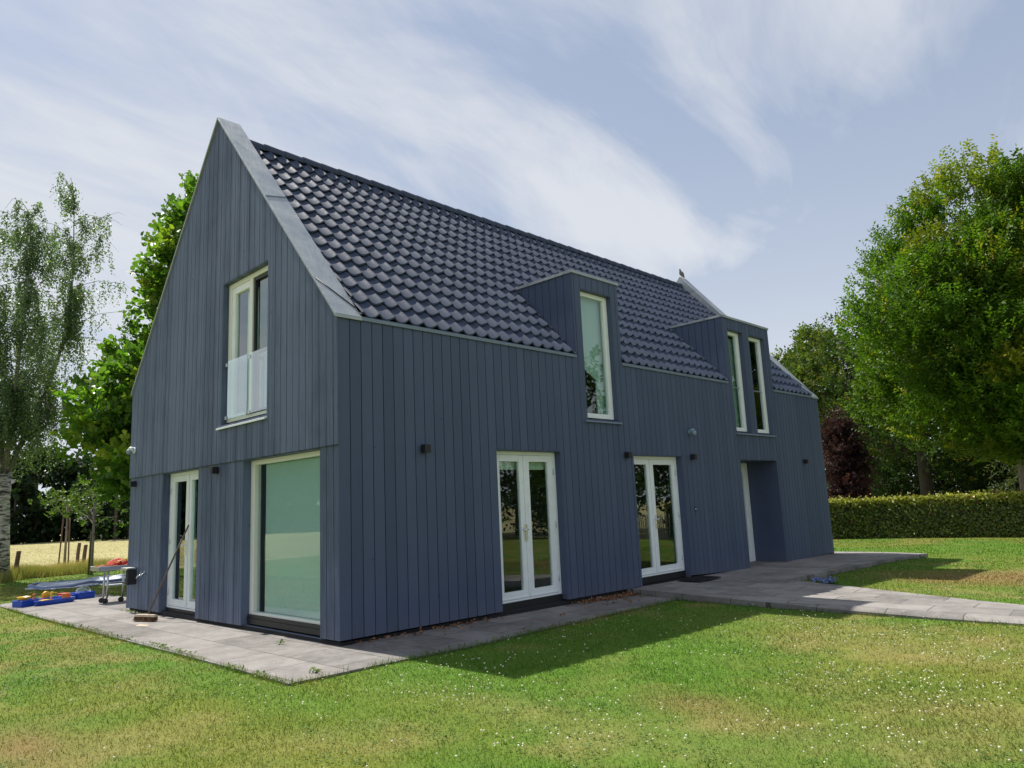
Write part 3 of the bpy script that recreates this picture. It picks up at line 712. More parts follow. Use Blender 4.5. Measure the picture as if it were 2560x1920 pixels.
# ------------------------------------------------------------------ things fixed to the walls
def wall_light(loc, ax, label):
    t = empty('wall_light', loc, label, 'wall light', 'black cube wall lights on the cladding')
    if ax == 'x': t.rotation_euler.z = -math.pi/2
    return t
def wl_parts(t):
    mb = MB(); mb.box(.0, .012, -.04, .04, -.04, .04); mb.build('back_plate', M['black'], t)
    mb = MB(); mb.box(.012, .112, -.05, .05, -.055, .055); mb.build('housing', M['black'], t, .004)
    mb = MB(); mb.lathe([(0, -.057), (.03, -.057), (.03, -.050)], 12, Matrix.Translation((.062, 0, 0))); mb.build('lens', M['greytrim'], t)
lights = [((0, 1.342, 2.43), 'y', 'black cube wall light on the long wall between the house corner and first glazed doors'),
          ((0, 6.06, 2.42), 'y', 'black cube wall light just left of the second pair of glazed doors'),
          ((0, 8.32, 2.42), 'y', 'black cube wall light right of the second glazed doors, below the grey camera'),
          ((0, 13.77, 2.385), 'y', 'black cube wall light right of the porch, near the far end of the long wall'),
          ((-3.53, 0, 2.36), 'x', 'black cube wall light between the gable glazed doors and the large picture window'),
          ((-7.21, 0, 2.335), 'x', 'black cube wall light at the outer left edge of the gable, above the outdoor taps')]
first = None
for loc, ax, lb in lights:
    if first is None: first = wall_light(loc, ax, lb); wl_parts(first)
    else:
        c = copy_tree(first); c.location = loc; c.rotation_euler = (0, 0, -math.pi/2 if ax == 'x' else 0); c['label'] = lb
def sec_cam(loc, rz, label):
    t = empty('security_camera', loc, label, 'security camera', 'dome security cameras on the house', rz)
    mb = MB(); Mx = Matrix.Rotation(math.pi/2, 4, 'Y'); mb.lathe([(0, 0), (.058, 0), (.058, .025), (.05, .032), (0, .032)], 20, Mx); mb.build('base', M['white'] if rz else M['greyplastic'], t)
    mb = MB(); mb.tube([(.03, 0, .02), (.07, 0, .012), (.09, 0, -.005)], [.05, .06, .058], 16); mb.build('bracket', M['white'] if rz else M['greyplastic'], t)
    mb = MB(); mb.lathe([(.0, -.062), (.022, -.058), (.042, -.042), (.053, -.02), (.056, .0), (.05, .015), (0, .02)], 20, Matrix.Translation((.10, 0, -.02)) @ Matrix.Rotation(-.5, 4, 'Y')); mb.build('dome', M['greyplastic'], t)
sec_cam((0, 8.33, 2.937), 0, 'grey dome security camera on the long wall, above a black cube light')
sec_cam((-7.24, -.033, 2.985), -math.pi/2, 'pale dome security camera high on the left edge of the gable')
t = empty('doorbell', (0, 8.31, 1.365), 'small round doorbell on the long wall right of the second glazed doors', 'doorbell')
mb = MB(); mb.box(.0, .012, -.03, .03, -.05, .05); mb.build('plate', M['black'], t, .003)
mb = MB(); mb.lathe([(0, .022), (.012, .02), (.016, .012)], 14, Matrix.Rotation(math.pi/2, 4, 'Y')); mb.build('button', M['chrome'], t)
t = empty('garden_tap', (-6.55, 0, .64), 'twin chrome outdoor taps low on the gable wall beside the broom', 'tap')
mb = MB()
mb.tube([(-.09, 0, 0), (-.09, -.06, 0), (-.10, -.09, -.01), (-.115, -.115, -.05)], [.012, .012, .012, .010], 8); mb.build('spout', M['chrome'], t); mb = MB(); mb.tube([(.07, 0, .03), (.07, -.06, .03), (.07, -.085, .02), (.06, -.10, -.005)], .011, 8)
mb.build('spout', M['chrome'], t)
mb = MB(); mb.tube([(-.09, -.05, .0), (-.09, -.05, .04)], .007, 6); mb.tube([(-.115, -.05, .045), (-.05, -.05, .06)], .008, 6); mb.build('lever', M['chrome'], t); mb = MB(); mb.tube([(.07, -.05, .03), (.07, -.05, .06)], .007, 6); mb.tube([(.04, -.05, .062), (.13, -.05, .066)], .008, 6); mb.build('lever', M['chrome'], t)
t = empty('hose_box', (-7.05, -.01, .46), 'black wall box with a pale grey lid at the left foot of the gable', 'hose box')
mb = MB(); mb.box(-.05, .07, -.15, .0, 0, .28); mb.build('box', M['rubber'], t, .012)
mb = MB(); mb.box(-.24, .08, -.17, -.02, .285, .31); mb.box(-.24, .08, -.175, -.17, .265, .31); mb.build('lid', M['steel'], t, .004)
mb = MB(); mb.box(-.24, -.05, -.14, -.10, .02, .05); mb.build('bracket', M['black'], t)
t = empty('door_mat', (.30, 7.75, float(pathz(.3, 7.75))), 'black rubber door mat in front of the second glazed doors', 'door mat')
mb = MB(); mb.box(-.24, .24, -.40, .40, .001, .018); mb.build('mat_base', M['rubber'], t)
mb = MB()
for k in range(18): mb.box(-.22, .22, -.38+k*.0425, -.36+k*.0425, .019, .026)
mb.build('rib', M['mat'], t)
#==PART3==
# ------------------------------------------------------------------ vegetation
def unit(a): return a/np.maximum(np.linalg.norm(a, axis=-1, keepdims=True), 1e-9)
def leaves(P, D, N, ln, wd, C, shape=4, fold=.12):
    """P base points, D directions, N normals; returns verts and colours for one polygon a leaf"""
    D = unit(D); S = unit(np.cross(D, N)); N = np.cross(S, D); ln = ln[:, None]; wd = wd[:, None]
    if shape == 4: st = [(0, 0, 0), (.45, .5, fold), (1, 0, -.05), (.45, -.5, fold)]
    elif shape == 3: st = [(0, -.5, 0), (0, .5, 0), (1, 0, 0)]
    else: st = [(0, 0, 0), (.22, .46, fold), (.62, .46, fold*.8), (1, 0, -.12), (.62, -.46, fold*.8), (.22, -.46, fold)]
    V = np.stack([P+D*ln*a+S*wd*q+N*ln*h for a, q, h in st], 1).reshape(-1, 3)
    return V, np.repeat(C, len(st), 0), len(st)
def rand_dir(n, r): return unit(r.normal(size=(n, 3)))
def spray_leaves(cen, dr, r, nl, shoot, ll, lw, colA, colB, shape=4, droop=.0, yl=None, splay=1.0, up_n=.35):
    """leafy shoots: cen, dr (S,3); nl leaves alternately left and right along each shoot"""
    S_ = len(cen); dr = unit(dr); nrm = unit(np.cross(dr, rand_dir(S_, r)))
    k = np.arange(nl); side = np.where(k % 2, 1., -1.)
    t = (k+.5)/nl
    pos = cen[:, None]+dr[:, None]*(shoot*t)[None, :, None]*r.uniform(.6, 1.3, (S_, 1, 1))
    pos[..., 2] -= droop*(t**2)[None]*shoot
    sd = np.cross(dr, nrm)
    d = dr[:, None]*.55+sd[:, None]*side[None, :, None]*splay+r.normal(size=(S_, nl, 3))*.35
    n = nrm[:, None]+r.normal(size=(S_, nl, 3))*.45; n[..., 2] += up_n
    f = r.uniform(0, 1, (S_, 1, 1))*.7+r.uniform(0, 1, (S_, nl, 1))*.3
    C = colA*(1-f)+colB*f
    if yl is not None:
        q = (yl[1][:, None, None])*(.4+.6*t[None, :, None]); C = C*(1-q)+yl[0]*q
    C = C*r.uniform(.85, 1.15, (S_, nl, 1))
    sz = r.uniform(.7, 1.2, (S_, nl))
    return leaves(pos.reshape(-1, 3), d.reshape(-1, 3), n.reshape(-1, 3), (sz*ll).ravel(), (sz*lw).ravel(), C.reshape(-1, 3), shape)
def limb_path(a, c, r, n=5, wob=.06, sag=0):
    a = np.array(a, float); c = np.array(c, float); Ln = np.linalg.norm(c-a); pts = []
    for i in range(n+1):
        t = i/n; q = a+(c-a)*t+r.normal(size=3)*wob*Ln*(t*(1-t)*2+.0); q[2] += sag*Ln*t*(1-t)*2; pts.append(q)
    return pts
def make_tree(name, base, h, prof, r, trunk_r=.2, fork=.3, limbs=14, clump=1.0, nclump=90, nspray=26, nl=9, shoot=.45, ll=.11, lw=.06,
              colA=(.03, .08, .012), colB=(.07, .14, .02), yellow=(.25, .24, .03), pyel=.12, shape=4, fill=.35, updir=.5, lean=(0, 0), barkm=None, label='', cat='tree', group=None, shell=.62, subs=3, droop=0.0, flat=.75, keep=None, trunk_pts=None, leafm=None, up_n=.35, cpow=.45):
    """prof: [(height fraction, radius)] of the crown; clumps of leafy shoots sit near the ends of real limbs"""
    t = empty(name, base, label, cat, group)
    hs, rs = np.array([p[0] for p in prof]), np.array([p[1] for p in prof])
    rad = lambda f: np.interp(f, hs, rs)
    # clump centres
    f = r.uniform(hs[0], hs[-1], nclump*6); acc = r.uniform(0, rs.max(), len(f)) < rad(f); f = f[acc][:nclump]; n = len(f)
    an = r.uniform(0, 2*np.pi, n); q = r.uniform(0, 1, n); rr_ = rad(f)*np.where(q < fill, np.sqrt(r.uniform(0, 1, n))*shell, r.uniform(shell, 1.0, n))
    rr_ *= 1+.16*np.sin(an*3+f*9+base[0])
    cx = rr_*np.cos(an)+lean[0]*f*h; cy = rr_*np.sin(an)+lean[1]*f*h
    cc = np.stack([cx, cy, f*h], -1)
    if keep is not None: cc = cc[keep(cc)]; n = len(cc)
    mb = MB()
    tp = trunk_pts or [(0, 0, -.2), (lean[0]*h*.1, lean[1]*h*.1, h*fork*.5), (lean[0]*h*fork, lean[1]*h*fork, h*fork), (lean[0]*h*.6, lean[1]*h*.6, h*.62), (lean[0]*h*.9, lean[1]*h*.9, h*.9)]
    tr_ = [trunk_r*1.25, trunk_r, trunk_r*.85, trunk_r*.42, trunk_r*.08][:len(tp)]
    mb.tube(tp, tr_, 10)
    mb.build('trunk', barkm or M['bark'], t)
    mb = MB(); order = r.permutation(n)[:limbs]; roots = []
    for i in order:
        c = cc[i]; z0 = min(h*fork+(c[2]-h*fork)*r.uniform(.0, .45), c[2]-.3) if c[2] > h*fork else h*fork*.9
        z0 = max(z0, h*fork*.85); s = np.array([lean[0]*z0, lean[1]*z0, z0])
        rr0 = trunk_r*.42*(1-.55*z0/h)
        P = limb_path(s, c, r, 6, .05, -.08); mb.tube(P, [rr0*(1-.8*k/6) for k in range(7)], 6, False); roots.append(P)
    for i in range(n):
        if i in order or subs == 0: continue
        c = cc[i]; best = min(roots, key=lambda P: min(np.linalg.norm(p-c) for p in P[2:])) if roots else None
        if best is None: break
        p = min(best[2:], key=lambda p: np.linalg.norm(p-c))
        P = limb_path(p, c, r, 3, .06); mb.tube(P, [trunk_r*.13, trunk_r*.10, trunk_r*.07, trunk_r*.03], 5, False)
    mb.build('branches', barkm or M['bark'], t)
    # shoots
    m = n*nspray; ci = np.repeat(np.arange(n), nspray)
    off = rand_dir(m, r)*(r.uniform(0, 1, (m, 1))**cpow)*clump*r.uniform(.6, 1.25, (n, 1))[ci]; off[:, 2] *= flat
    axis_ = np.stack([cc[:, 0]-lean[0]*cc[:, 2], cc[:, 1]-lean[1]*cc[:, 2], np.zeros(n)], -1)
    dr = unit(off)*.7+unit(axis_)[ci]*.5+np.array([0, 0, updir])+r.normal(size=(m, 3))*.3
    yb = (r.uniform(0, 1, n) < pyel).astype(float)*r.uniform(.4, 1, n)
    ysp = np.clip(yb[ci]*r.uniform(.3, 1, m)*(off[:, 2] > -.2*clump)+(r.uniform(0, 1, m) < .04)*.6, 0, 1)
    tone = r.uniform(0, 1, n)[ci][:, None]
    V, C, k = spray_leaves(cc[ci]+off, dr, r, nl, shoot, ll, lw, np.array(colA), np.array(colB), shape, droop, (np.array(yellow), ysp), up_n=up_n)
    C = C*(.82+.36*np.repeat(tone, nl*k, 0))
    fast_mesh('crown', V, k, leafm or M['leaf'], np.clip(C, 0, 1), t)
    return t
rs = lambda s: np.random.default_rng(s)

# big hornbeam-like tree right of the house, behind the hedge
make_tree('tree', (2.5, 26.8, -.15), 13.4, [(.23, .5), (.30, 2.8), (.38, 4.5), (.52, 5.1), (.62, 5.0), (.78, 3.4), (.92, 1.8), (1.0, .3)], rs(12), trunk_r=.30, fork=.25, limbs=46, clump=1.25, up_n=.8, cpow=.33, flat=.85,
          nclump=135, nspray=180, nl=11, shoot=.6, ll=.165, lw=.075, colA=(.034, .098, .010), colB=(.130, .225, .018), yellow=(.42, .38, .025), pyel=.16, fill=.25, updir=.9, barkm=M['barkpale'], shell=.78,
          label='big dense bright green tree with a pale trunk and many ascending limbs behind the hedge')
# trees beyond the hedge, right
make_tree('tree', (-9.8, 40.7, -.2), 11.6, [(.36, 1.0), (.48, 3.0), (.62, 3.7), (.8, 3.3), (.93, 1.9), (1, .5)], rs(21), trunk_r=.3, fork=.2, limbs=16, clump=1.1, nclump=110, nspray=34, nl=7, shoot=.55, ll=.22, lw=.13,
          colA=(.050, .095, .020), colB=(.135, .185, .036), yellow=(.26, .25, .05), pyel=.2, label='light olive green tree right behind the far end of the house', group='trees beyond the hedge')
make_tree('tree', (-4.1, 38.5, -.2), 12.5, [(.20, 1.5), (.30, 3.6), (.45, 4.3), (.62, 4.6), (.85, 4.4), (1, 2.0)], rs(22), trunk_r=.30, fork=.36, limbs=26, barkm=M['barkdark'], clump=1.15, nclump=80, nspray=26, nl=7, shoot=.55, ll=.20, lw=.11,
          colA=(.020, .050, .012), colB=(.050, .095, .020), pyel=.05, fill=.2, label='dark oak with an open crown and a thick black trunk behind the hedge', group='trees beyond the hedge')
make_tree('tree', (-1.5, 41, -.2), 11.0, [(.06, 1.2), (.3, 2.2), (.6, 3.2), (.85, 2.8), (1, .8)], rs(23), trunk_r=.30, fork=.3, limbs=14, barkm=M['barkdark'], clump=.95, nclump=100, nspray=28, nl=7, shoot=.5, ll=.20, lw=.12,
          colA=(.016, .042, .012), colB=(.035, .075, .018), pyel=.0, fill=.4, label='slim dark ivy clad tree between the oak and the big bright tree', group='trees beyond the hedge')
make_tree('tree', (1.2, 37.5, -.2), 8.2, [(.12, 1.2), (.35, 2.1), (.6, 2.5), (.85, 2.0), (1, .6)], rs(24), trunk_r=.16, fork=.2, limbs=10, clump=.8, nclump=70, nspray=26, nl=8, shoot=.6, ll=.20, lw=.07,
          colA=(.06, .095, .045), colB=(.13, .17, .085), pyel=.0, updir=-.3, droop=.5, label='pale grey green willowy tree under the big bright tree', group='trees beyond the hedge')
for i, (x, y, h, sd, lb) in enumerate(((4.6, 42, 10.5, 25, 'dark tree at the right picture edge behind the pale trunk'), (2.2, 47, 9.0, 26, 'dark bushy tree far behind the pale willowy tree'), (-1.0, 52, 8.5, 28, 'dark bushy tree glimpsed between the oak and the ivy clad tree'), (-6.5, 47, 7.0, 30, 'low dark bushy tree left of the oak trunk beyond the hedge'), (-3.2, 49, 6.0, 33, 'low dark bushy tree right of the oak trunk beyond the hedge'), (-11.5, 50, 10.5, 29, 'dark tree behind the light olive green tree and the house end'))):
    make_tree('tree', (x, y, -.2), h, [(.04, 1.6), (.3, 3.0), (.6, 3.4), (.85, 2.4), (1, .6)], rs(sd), trunk_r=.25, fork=.2, limbs=10, clump=1.1, nclump=75, nspray=26, nl=7, shoot=.55, ll=.24, lw=.14,
              colA=(.018, .045, .014), colB=(.045, .085, .025), pyel=.0, label=lb, group='trees beyond the hedge')
make_tree('tree', (-4.6, 28.6, -.15), 5.1, [(.08, .45), (.25, .75), (.5, .85), (.75, .6), (1, .15)], rs(27), trunk_r=.09, fork=.15, limbs=10, clump=.5, nclump=85, nspray=26, nl=8, shoot=.35, ll=.12, lw=.075,
          colA=(.026, .014, .024), colB=(.062, .032, .048), yellow=(.10, .035, .045), pyel=.25, label='purple leaved beech beside the far corner of the house')
# left: large leaved linden behind the gable
make_tree('tree', (-15.2, 4.1, -.12), 12.5, [(.17, .6), (.23, 2.2), (.34, 2.9), (.45, 2.6), (.52, 1.9), (.58, 1.2), (.70, 1.25), (.84, .8), (.95, .35), (1, .1)], rs(31), trunk_r=.20, fork=.18, limbs=22, clump=.62, nclump=230, nspray=25, nl=8, shoot=.5, ll=.165, lw=.16,
          colA=(.050, .130, .016), colB=(.140, .265, .034), yellow=(.36, .42, .05), pyel=.2, leafm=M['limeleaf'], shape=6, fill=.3, updir=.5, label='large leaved lime tree growing behind the left edge of the gable')
# weeping birch at the left edge
def birch():
    r = rs(41); t = empty('birch_tree', (-21.5, .55, -.12), 'weeping silver birch with a black and white trunk at the left picture edge', 'tree')
    bd = np.array([.19, .98])         # picture-right direction in plan
    def pt(s, z, dpt=0): return np.array([bd[0]*s-bd[1]*dpt, bd[1]*s+bd[0]*dpt, z])
    mb = MB(); mb.tube([pt(0, -.2), pt(.02, 1.2), pt(-.03, 2.6), pt(0, 3.6)], [.36, .26, .23, .22], 12); mb.build('trunk', M['birchbark'], t)
    stems = [[pt(0, 3.3), pt(.55, 5.0), pt(1.1, 6.6, .2), pt(1.6, 8.8, .2), pt(1.65, 11.0, .1), pt(1.55, 13.6, 0)],
             [pt(0, 3.4), pt(-.3, 5.5, .3), pt(-.7, 8, .4), pt(-1.1, 10.5, .3), pt(-1.2, 12.6, .2)],
             [pt(0, 3.5), pt(.1, 5.5, -.6), pt(.2, 8, -.9), pt(.3, 10.2, -1.0), pt(.25, 12.4, -1.1)],
             [pt(0, 3.0), pt(-.9, 4.6, -.3), pt(-2.2, 6.4, -.4), pt(-3.2, 8.6, -.2), pt(-3.6, 10.8)]]
    mb = MB()
    for s in stems: mb.tube(s, [.095-.085*i/(len(s)-1) for i in range(len(s))], 7, False)
    cen = []; 
    for s in stems:
        for k in range(58):
            f = r.uniform(.16, 1)*(len(s)-1); i = min(int(f), len(s)-2); p = s[i]+(s[i+1]-s[i])*(f-i)
            a = r.uniform(0, 2*np.pi); ln = r.uniform(.5, 2.3)*(1.1-.35*(p[2]/13.5))
            e = p+np.array([np.cos(a)*ln, np.sin(a)*ln, r.uniform(.1, .9)]); m_ = (p+e)/2+np.array([0, 0, .18])
            e2 = e+np.array([np.cos(a)*.3, np.sin(a)*.3, -r.uniform(.1, .5)])
            mb.tube([p, m_, e, e2], [.014, .010, .006, .003], 4, False)
            for q in range(5):
                u = r.uniform(-.9, 1.0); c = m_+(e-m_)*u if u > 0 else p+(m_-p)*(1+u)
                cen.append(np.append(c, r.uniform(.5, 2.3)*(1.0 if p[2] < 10 else .5)))
    mb.build('branches', M['barkpale'], t)
    cen = np.array(cen); P = []; D = []
    for c in cen:
        for q in range(3):
            n = int(c[3]*20)+4; tt = np.linspace(0, 1, n); dx, dy = r.normal(0, .16, 2)
            hang = c[:3]+np.stack([dx*tt+r.normal(0, .05, n), dy*tt+r.normal(0, .05, n), -tt*c[3]*r.uniform(.6, 1.1)+r.normal(0, .05, n)], -1)
            P.append(hang)
    P = np.concatenate(P); n = len(P); D = np.stack([r.normal(0, .6, n), r.normal(0, .6, n), -r.uniform(.3, 1.2, n)], -1); N = rand_dir(n, r)
    f = r.uniform(0, 1, (n, 1)); C = np.array([.078, .130, .068])*(1-f)+np.array([.160, .235, .125])*f
    sz = r.uniform(.7, 1.25, n); V, C, k = leaves(P, D, N, sz*.078, sz*.056, C)
    fast_mesh('crown', V, k, M['limeleaf'], C, t)
birch()
# two staked saplings by the field
def sapling(loc, h, seed, label, stakes):
    r = rs(seed); t = empty('sapling', loc, label, 'young tree', 'young trees tied to stakes at the field edge')
    mb = MB(); mb.tube([(0, 0, -.1), (.02, .01, h*.5), (-.03, .02, h)], [.06, .045, .03], 8); mb.build('trunk', M['barkpale'], t)
    for (sx, sy, tx, ty, hh) in stakes:
        mb = MB(); mb.tube([(sx*.6, sy*.6, -.1), (tx, ty, hh)], .032, 8); mb.build('stake', M['stake'], t)
    mb = MB(); mb.tube([(-.08, -.05, h*.55), (.08, .05, h*.55)], .03, 6); mb.build('tie', M['rubber'], t)
    mb = MB(); ends = []
    for k in range(12):
        a = r.uniform(0, 6.3); z = h*r.uniform(.62, 1.0); ln = r.uniform(.3, .9); e = np.array([np.cos(a)*ln, np.sin(a)*ln, z+r.uniform(.3, .8)])
        mb.tube([(0, 0, z), (np.cos(a)*ln*.5, np.sin(a)*ln*.5, z+.3), e], [.016, .012, .006], 5, False); ends.append(e)
    mb.build('branches', M['barkpale'], t)
    e = np.array(ends); ci = np.repeat(np.arange(len(e)), 9); cen = e[ci]+r.normal(0, .25, (len(ci), 3))
    V, C, k = spray_leaves(cen, r.normal(size=cen.shape)+np.array([0, 0, .3]), r, 7, .3, .11, .08, np.array([.05, .10, .02]), np.array([.11, .18, .04]))
    fast_mesh('crown', V, k, M['leaf'], C, t)
sapling((-29.9, 4.6, -.14), 3.0, 51, 'thin young tree with two stakes beside the birch at the field edge', [(.12, .22, .05, .1, 2.1), (-.2, -.35, -.05, -.12, 2.2)])
sapling((-20.9, 3.15, -.12), 2.5, 52, 'thin young tree nearer the gable with a clump of dry grass at its foot', [(-.14, -.1, -.03, -.04, 1.5)])
# field posts
fp = None
for (x, y, h, lb) in ((-22.05, 1.16, .80, 'reddish brown wooden fence post right of the birch trunk'), (-23.8, .85, .80, 'wooden fence post half hidden by the birch trunk'),
                      (-29.3, 4.95, .80, 'wooden fence post just right of the farther staked sapling'), (-26.0, 4.3, .78, 'dark wooden fence post between the two staked saplings')):
    if fp is None:
        mb = MB(); mb.tube([(0, 0, -.2), (0, .01, .4), (.01, .05, .78), (.01, .05, .80)], [.075, .072, .07, .06], 10); fp = mb.build('fence_post', M['stake']); o = fp
    else: o = fp.copy(); col.objects.link(o)
    o.location = (x, y, -.14); o.scale.z = h*1.5; tag(o, lb, 'fence post', 'old wooden posts along the field edge')
# hedge
def hedge():
    r = rs(61); t = empty('hedge', (-3.15, 23.05, -.14), 'long clipped beech hedge with yellowish new growth on top, right of the house', 'hedge', None, math.atan2(.45, 5.85))
    x0, x1, d, H = -10.0, 14.0, .9, 1.40
    mb = MB(); n = 60
    lo = []; prof = [(0.16, 0), (.10, H*.5), (.16, H-.14), (d-.16, H-.14), (d-.1, H*.5), (d-.16, 0)]
    vs = []
    for i in range(n+1):
        x = x0+(x1-x0)*i/n; dz_ = .03*math.sin(i*1.7)+.02*math.sin(i*.6)
        vs += [(x, p[0]+.02*math.sin(i*2.3+j), p[1]+(dz_ if p[1] > .5 else 0)) for j, p in enumerate(prof)]
    m = len(prof); mb.add(vs, [(i*m+j, i*m+j+1, (i+1)*m+j+1, (i+1)*m+j) for i in range(n) for j in range(m-1)], True)
    mb.build('branches', simple('hedge_core', (.030, .032, .014), .95), t)  # solid dark core added inside the foliage to block light, not real branches
    def face(n, fx): return fx(r.uniform(0, 1, n), r.uniform(0, 1, n))
    nf, ntp = 42000, 15000
    u = r.uniform(0, 1, nf); x = x0+(x1-x0)*r.uniform(0, 1, nf); z = H*(u**.9); dep = r.uniform(-.03, .12, nf)+.045*(vnoise(x, z, 4, 5)-.5)*2
    P1 = np.stack([x, .06+dep, z], -1); N1 = np.tile([0, -1., .35], (nf, 1))
    x = x0+(x1-x0)*r.uniform(0, 1, ntp); y = r.uniform(0, d, ntp); z = H-.10+.10*vnoise(x, y, 2.5, 8)+r.uniform(-.1, .06, ntp)+.16*r.uniform(0, 1, ntp)*(r.uniform(0, 1, ntp) > .9)
    P2 = np.stack([x, y, z], -1); N2 = np.tile([0, -.1, 1.], (ntp, 1))
    x = x0+(x1-x0)*r.uniform(0, 1, 12000); z = H*r.uniform(0, 1, 12000); P3 = np.stack([x, d-.06-r.uniform(-.03, .12, 12000), z], -1); N3 = np.tile([0, 1., .3], (12000, 1))
    P = np.concatenate([P1, P2, P3]); N = np.concatenate([N1, N2, N3]); n = len(P)
    D = r.normal(size=(n, 3))+np.array([0, 0, -.35]); N = N+r.normal(size=(n, 3))*.55
    f = r.uniform(0, 1, (n, 1)); C = np.array([.050, .095, .018])*(1-f)+np.array([.24, .29, .07])*f
    top = np.clip((P[:, 2:3]-H+.34)/.26, 0, 1)*r.uniform(.35, 1, (n, 1)); ynew = np.where(vnoise(P[:, 0], P[:, 0]*0, .9, 3)[:, None] > .5, 1., 0.)*np.array([.46, .30, .06])+np.where(vnoise(P[:, 0], P[:, 0]*0, .9, 3)[:, None] > .5, 0., 1.)*np.array([.38, .38, .05])
    C = C*(1-top*.85)+ynew*top*.85
    red = (r.uniform(0, 1, (n, 1)) < .05); C = np.where(red, np.array([.16, .06, .03]), C)
    sz = r.uniform(.7, 1.3, n); V, C, k = leaves(P, D, N, sz*.095, sz*.066, C)
    fast_mesh('foliage', V, k, M['hedgeleaf'], C, t)
hedge()
# far woods (one mass each)
def woods(name, pts, r, hl, hh, nleaf, ls, cA, cB):
    P = []; 
    mb = MB()
    for (x, y) in pts:
        h = r.uniform(hl, hh); rad = h*r.uniform(.28, .42)
        mb.tube([(x, y, -.6), (x+r.normal(0, .3), y, h*.45), (x, y, h*.8)], [h*.022, h*.017, h*.004], 6)
        nc = 30; f = r.uniform(.02, 1, nc)**1.15; a = r.uniform(0, 6.3, nc); rr_ = rad*np.sin(np.pi*np.clip(f*.9+.08, 0, 1))**.6*np.sqrt(r.uniform(.1, 1, nc))
        cc = np.stack([x+rr_*np.cos(a), y+rr_*np.sin(a), f*h], -1)
        ci = r.integers(0, nc, nleaf); P.append(cc[ci]+rand_dir(nleaf, r)*(r.uniform(0, 1, (nleaf, 1))**.5)*h*.12)
    o = mb.build(name, M['bark']); o['kind'] = 'stuff'
    P = np.concatenate(P); n = len(P); f = r.uniform(0, 1, (n, 1)); C = np.array(cA)*(1-f)+np.array(cB)*f
    sz = r.uniform(.6, 1.3, n); V, C, k = leaves(P, rand_dir(n, r), rand_dir(n, r)+np.array([0, 0, .5]), sz*ls, sz*ls*.7, C)
    q = fast_mesh('canopy', V, k, M['leaf'], C, o); q['kind'] = 'stuff'
    return o
r = rs(71)
D_ = lambda az, d: (CAM.x+math.sin(R(az))*d, CAM.y+math.cos(R(az))*d)
woods('woodland', [D_(a, r.uniform(96, 120)) for a in np.arange(-112, -62, 1.15)], r, 7.5, 11.5, 1900, .75, (.012, .032, .014), (.035, .065, .024))
woods('tree_line', [D_(a, r.uniform(150, 190)) for a in np.arange(-30, 4, 1.3)], r, 5.5, 9.5, 800, .9, (.030, .060, .045), (.06, .10, .07))  # distance haze is mixed into these bluish leaf colours
# trees that stand in front of the long wall and the gable, seen mirrored in the glass
for i, (x, y, h, sd, lb) in enumerate(((17, 26, 9.5, 81, 'leafy tree east of the lawn, mirrored in the second glazed doors'), (23, 27, 11, 82, 'dark leafy tree east of the lawn, mirrored in the first glazed doors'), (27, 22, 10, 83, 'leafy tree farther east of the lawn beside a darker one'), (13, 32, 11, 84, 'tall leafy tree behind the east end of the hedge'))):
    make_tree('tree', (x, y, -.1), h, [(.04, 2.6), (.3, 3.6), (.6, 3.4), (.85, 2.2), (1, .6)], rs(sd), trunk_r=.25, fork=.2, limbs=8, clump=1.4, nclump=55, nspray=24, nl=7, shoot=.6, ll=.30, lw=.17,
              colA=(.020, .050, .012), colB=(.060, .105, .022), pyel=.1, subs=0, label=lb, group='trees along the east side of the lawn')
r = rs(91); woods('woodland', [(-72+r.uniform(-7, 7), -66+k*2.7) for k in range(20)], r, 9, 13, 1500, .8, (.018, .042, .016), (.045, .08, .03))
# picket fence of split chestnut pales, mirrored in the glass doors
def pale_fence():
    r = rs(95); t = empty('paling_fence', (9.6, 22.6, -.13), 'grey split paling fence beside the lawn, mirrored in the second glazed doors', 'fence')
    mb = MB()
    for k in range(60):
        x = k*.10; tl = r.normal(0, .02); mb.prism([(x-.02, 0, 0), (x+.025, 0, 0), (x+.02+tl, 0, 1.0+r.uniform(-.05, .04)), (x+tl, 0, 1.06), (x-.018+tl, 0, 1.0)], (0, .02, 0))
    o = mb.build('pales', simple('pale_wood', (.34, .31, .27), .9, var=.2, scale=5), t); o['kind'] = 'stuff'
    mb = MB(); mb.tube([(0, .03, .3), (6, .03, .3)], .004, 5); mb.build('wire', M['steel'], t); mb = MB(); mb.tube([(0, .03, .8), (6, .03, .8)], .004, 5); mb.build('wire', M['steel'], t)
pale_fence()

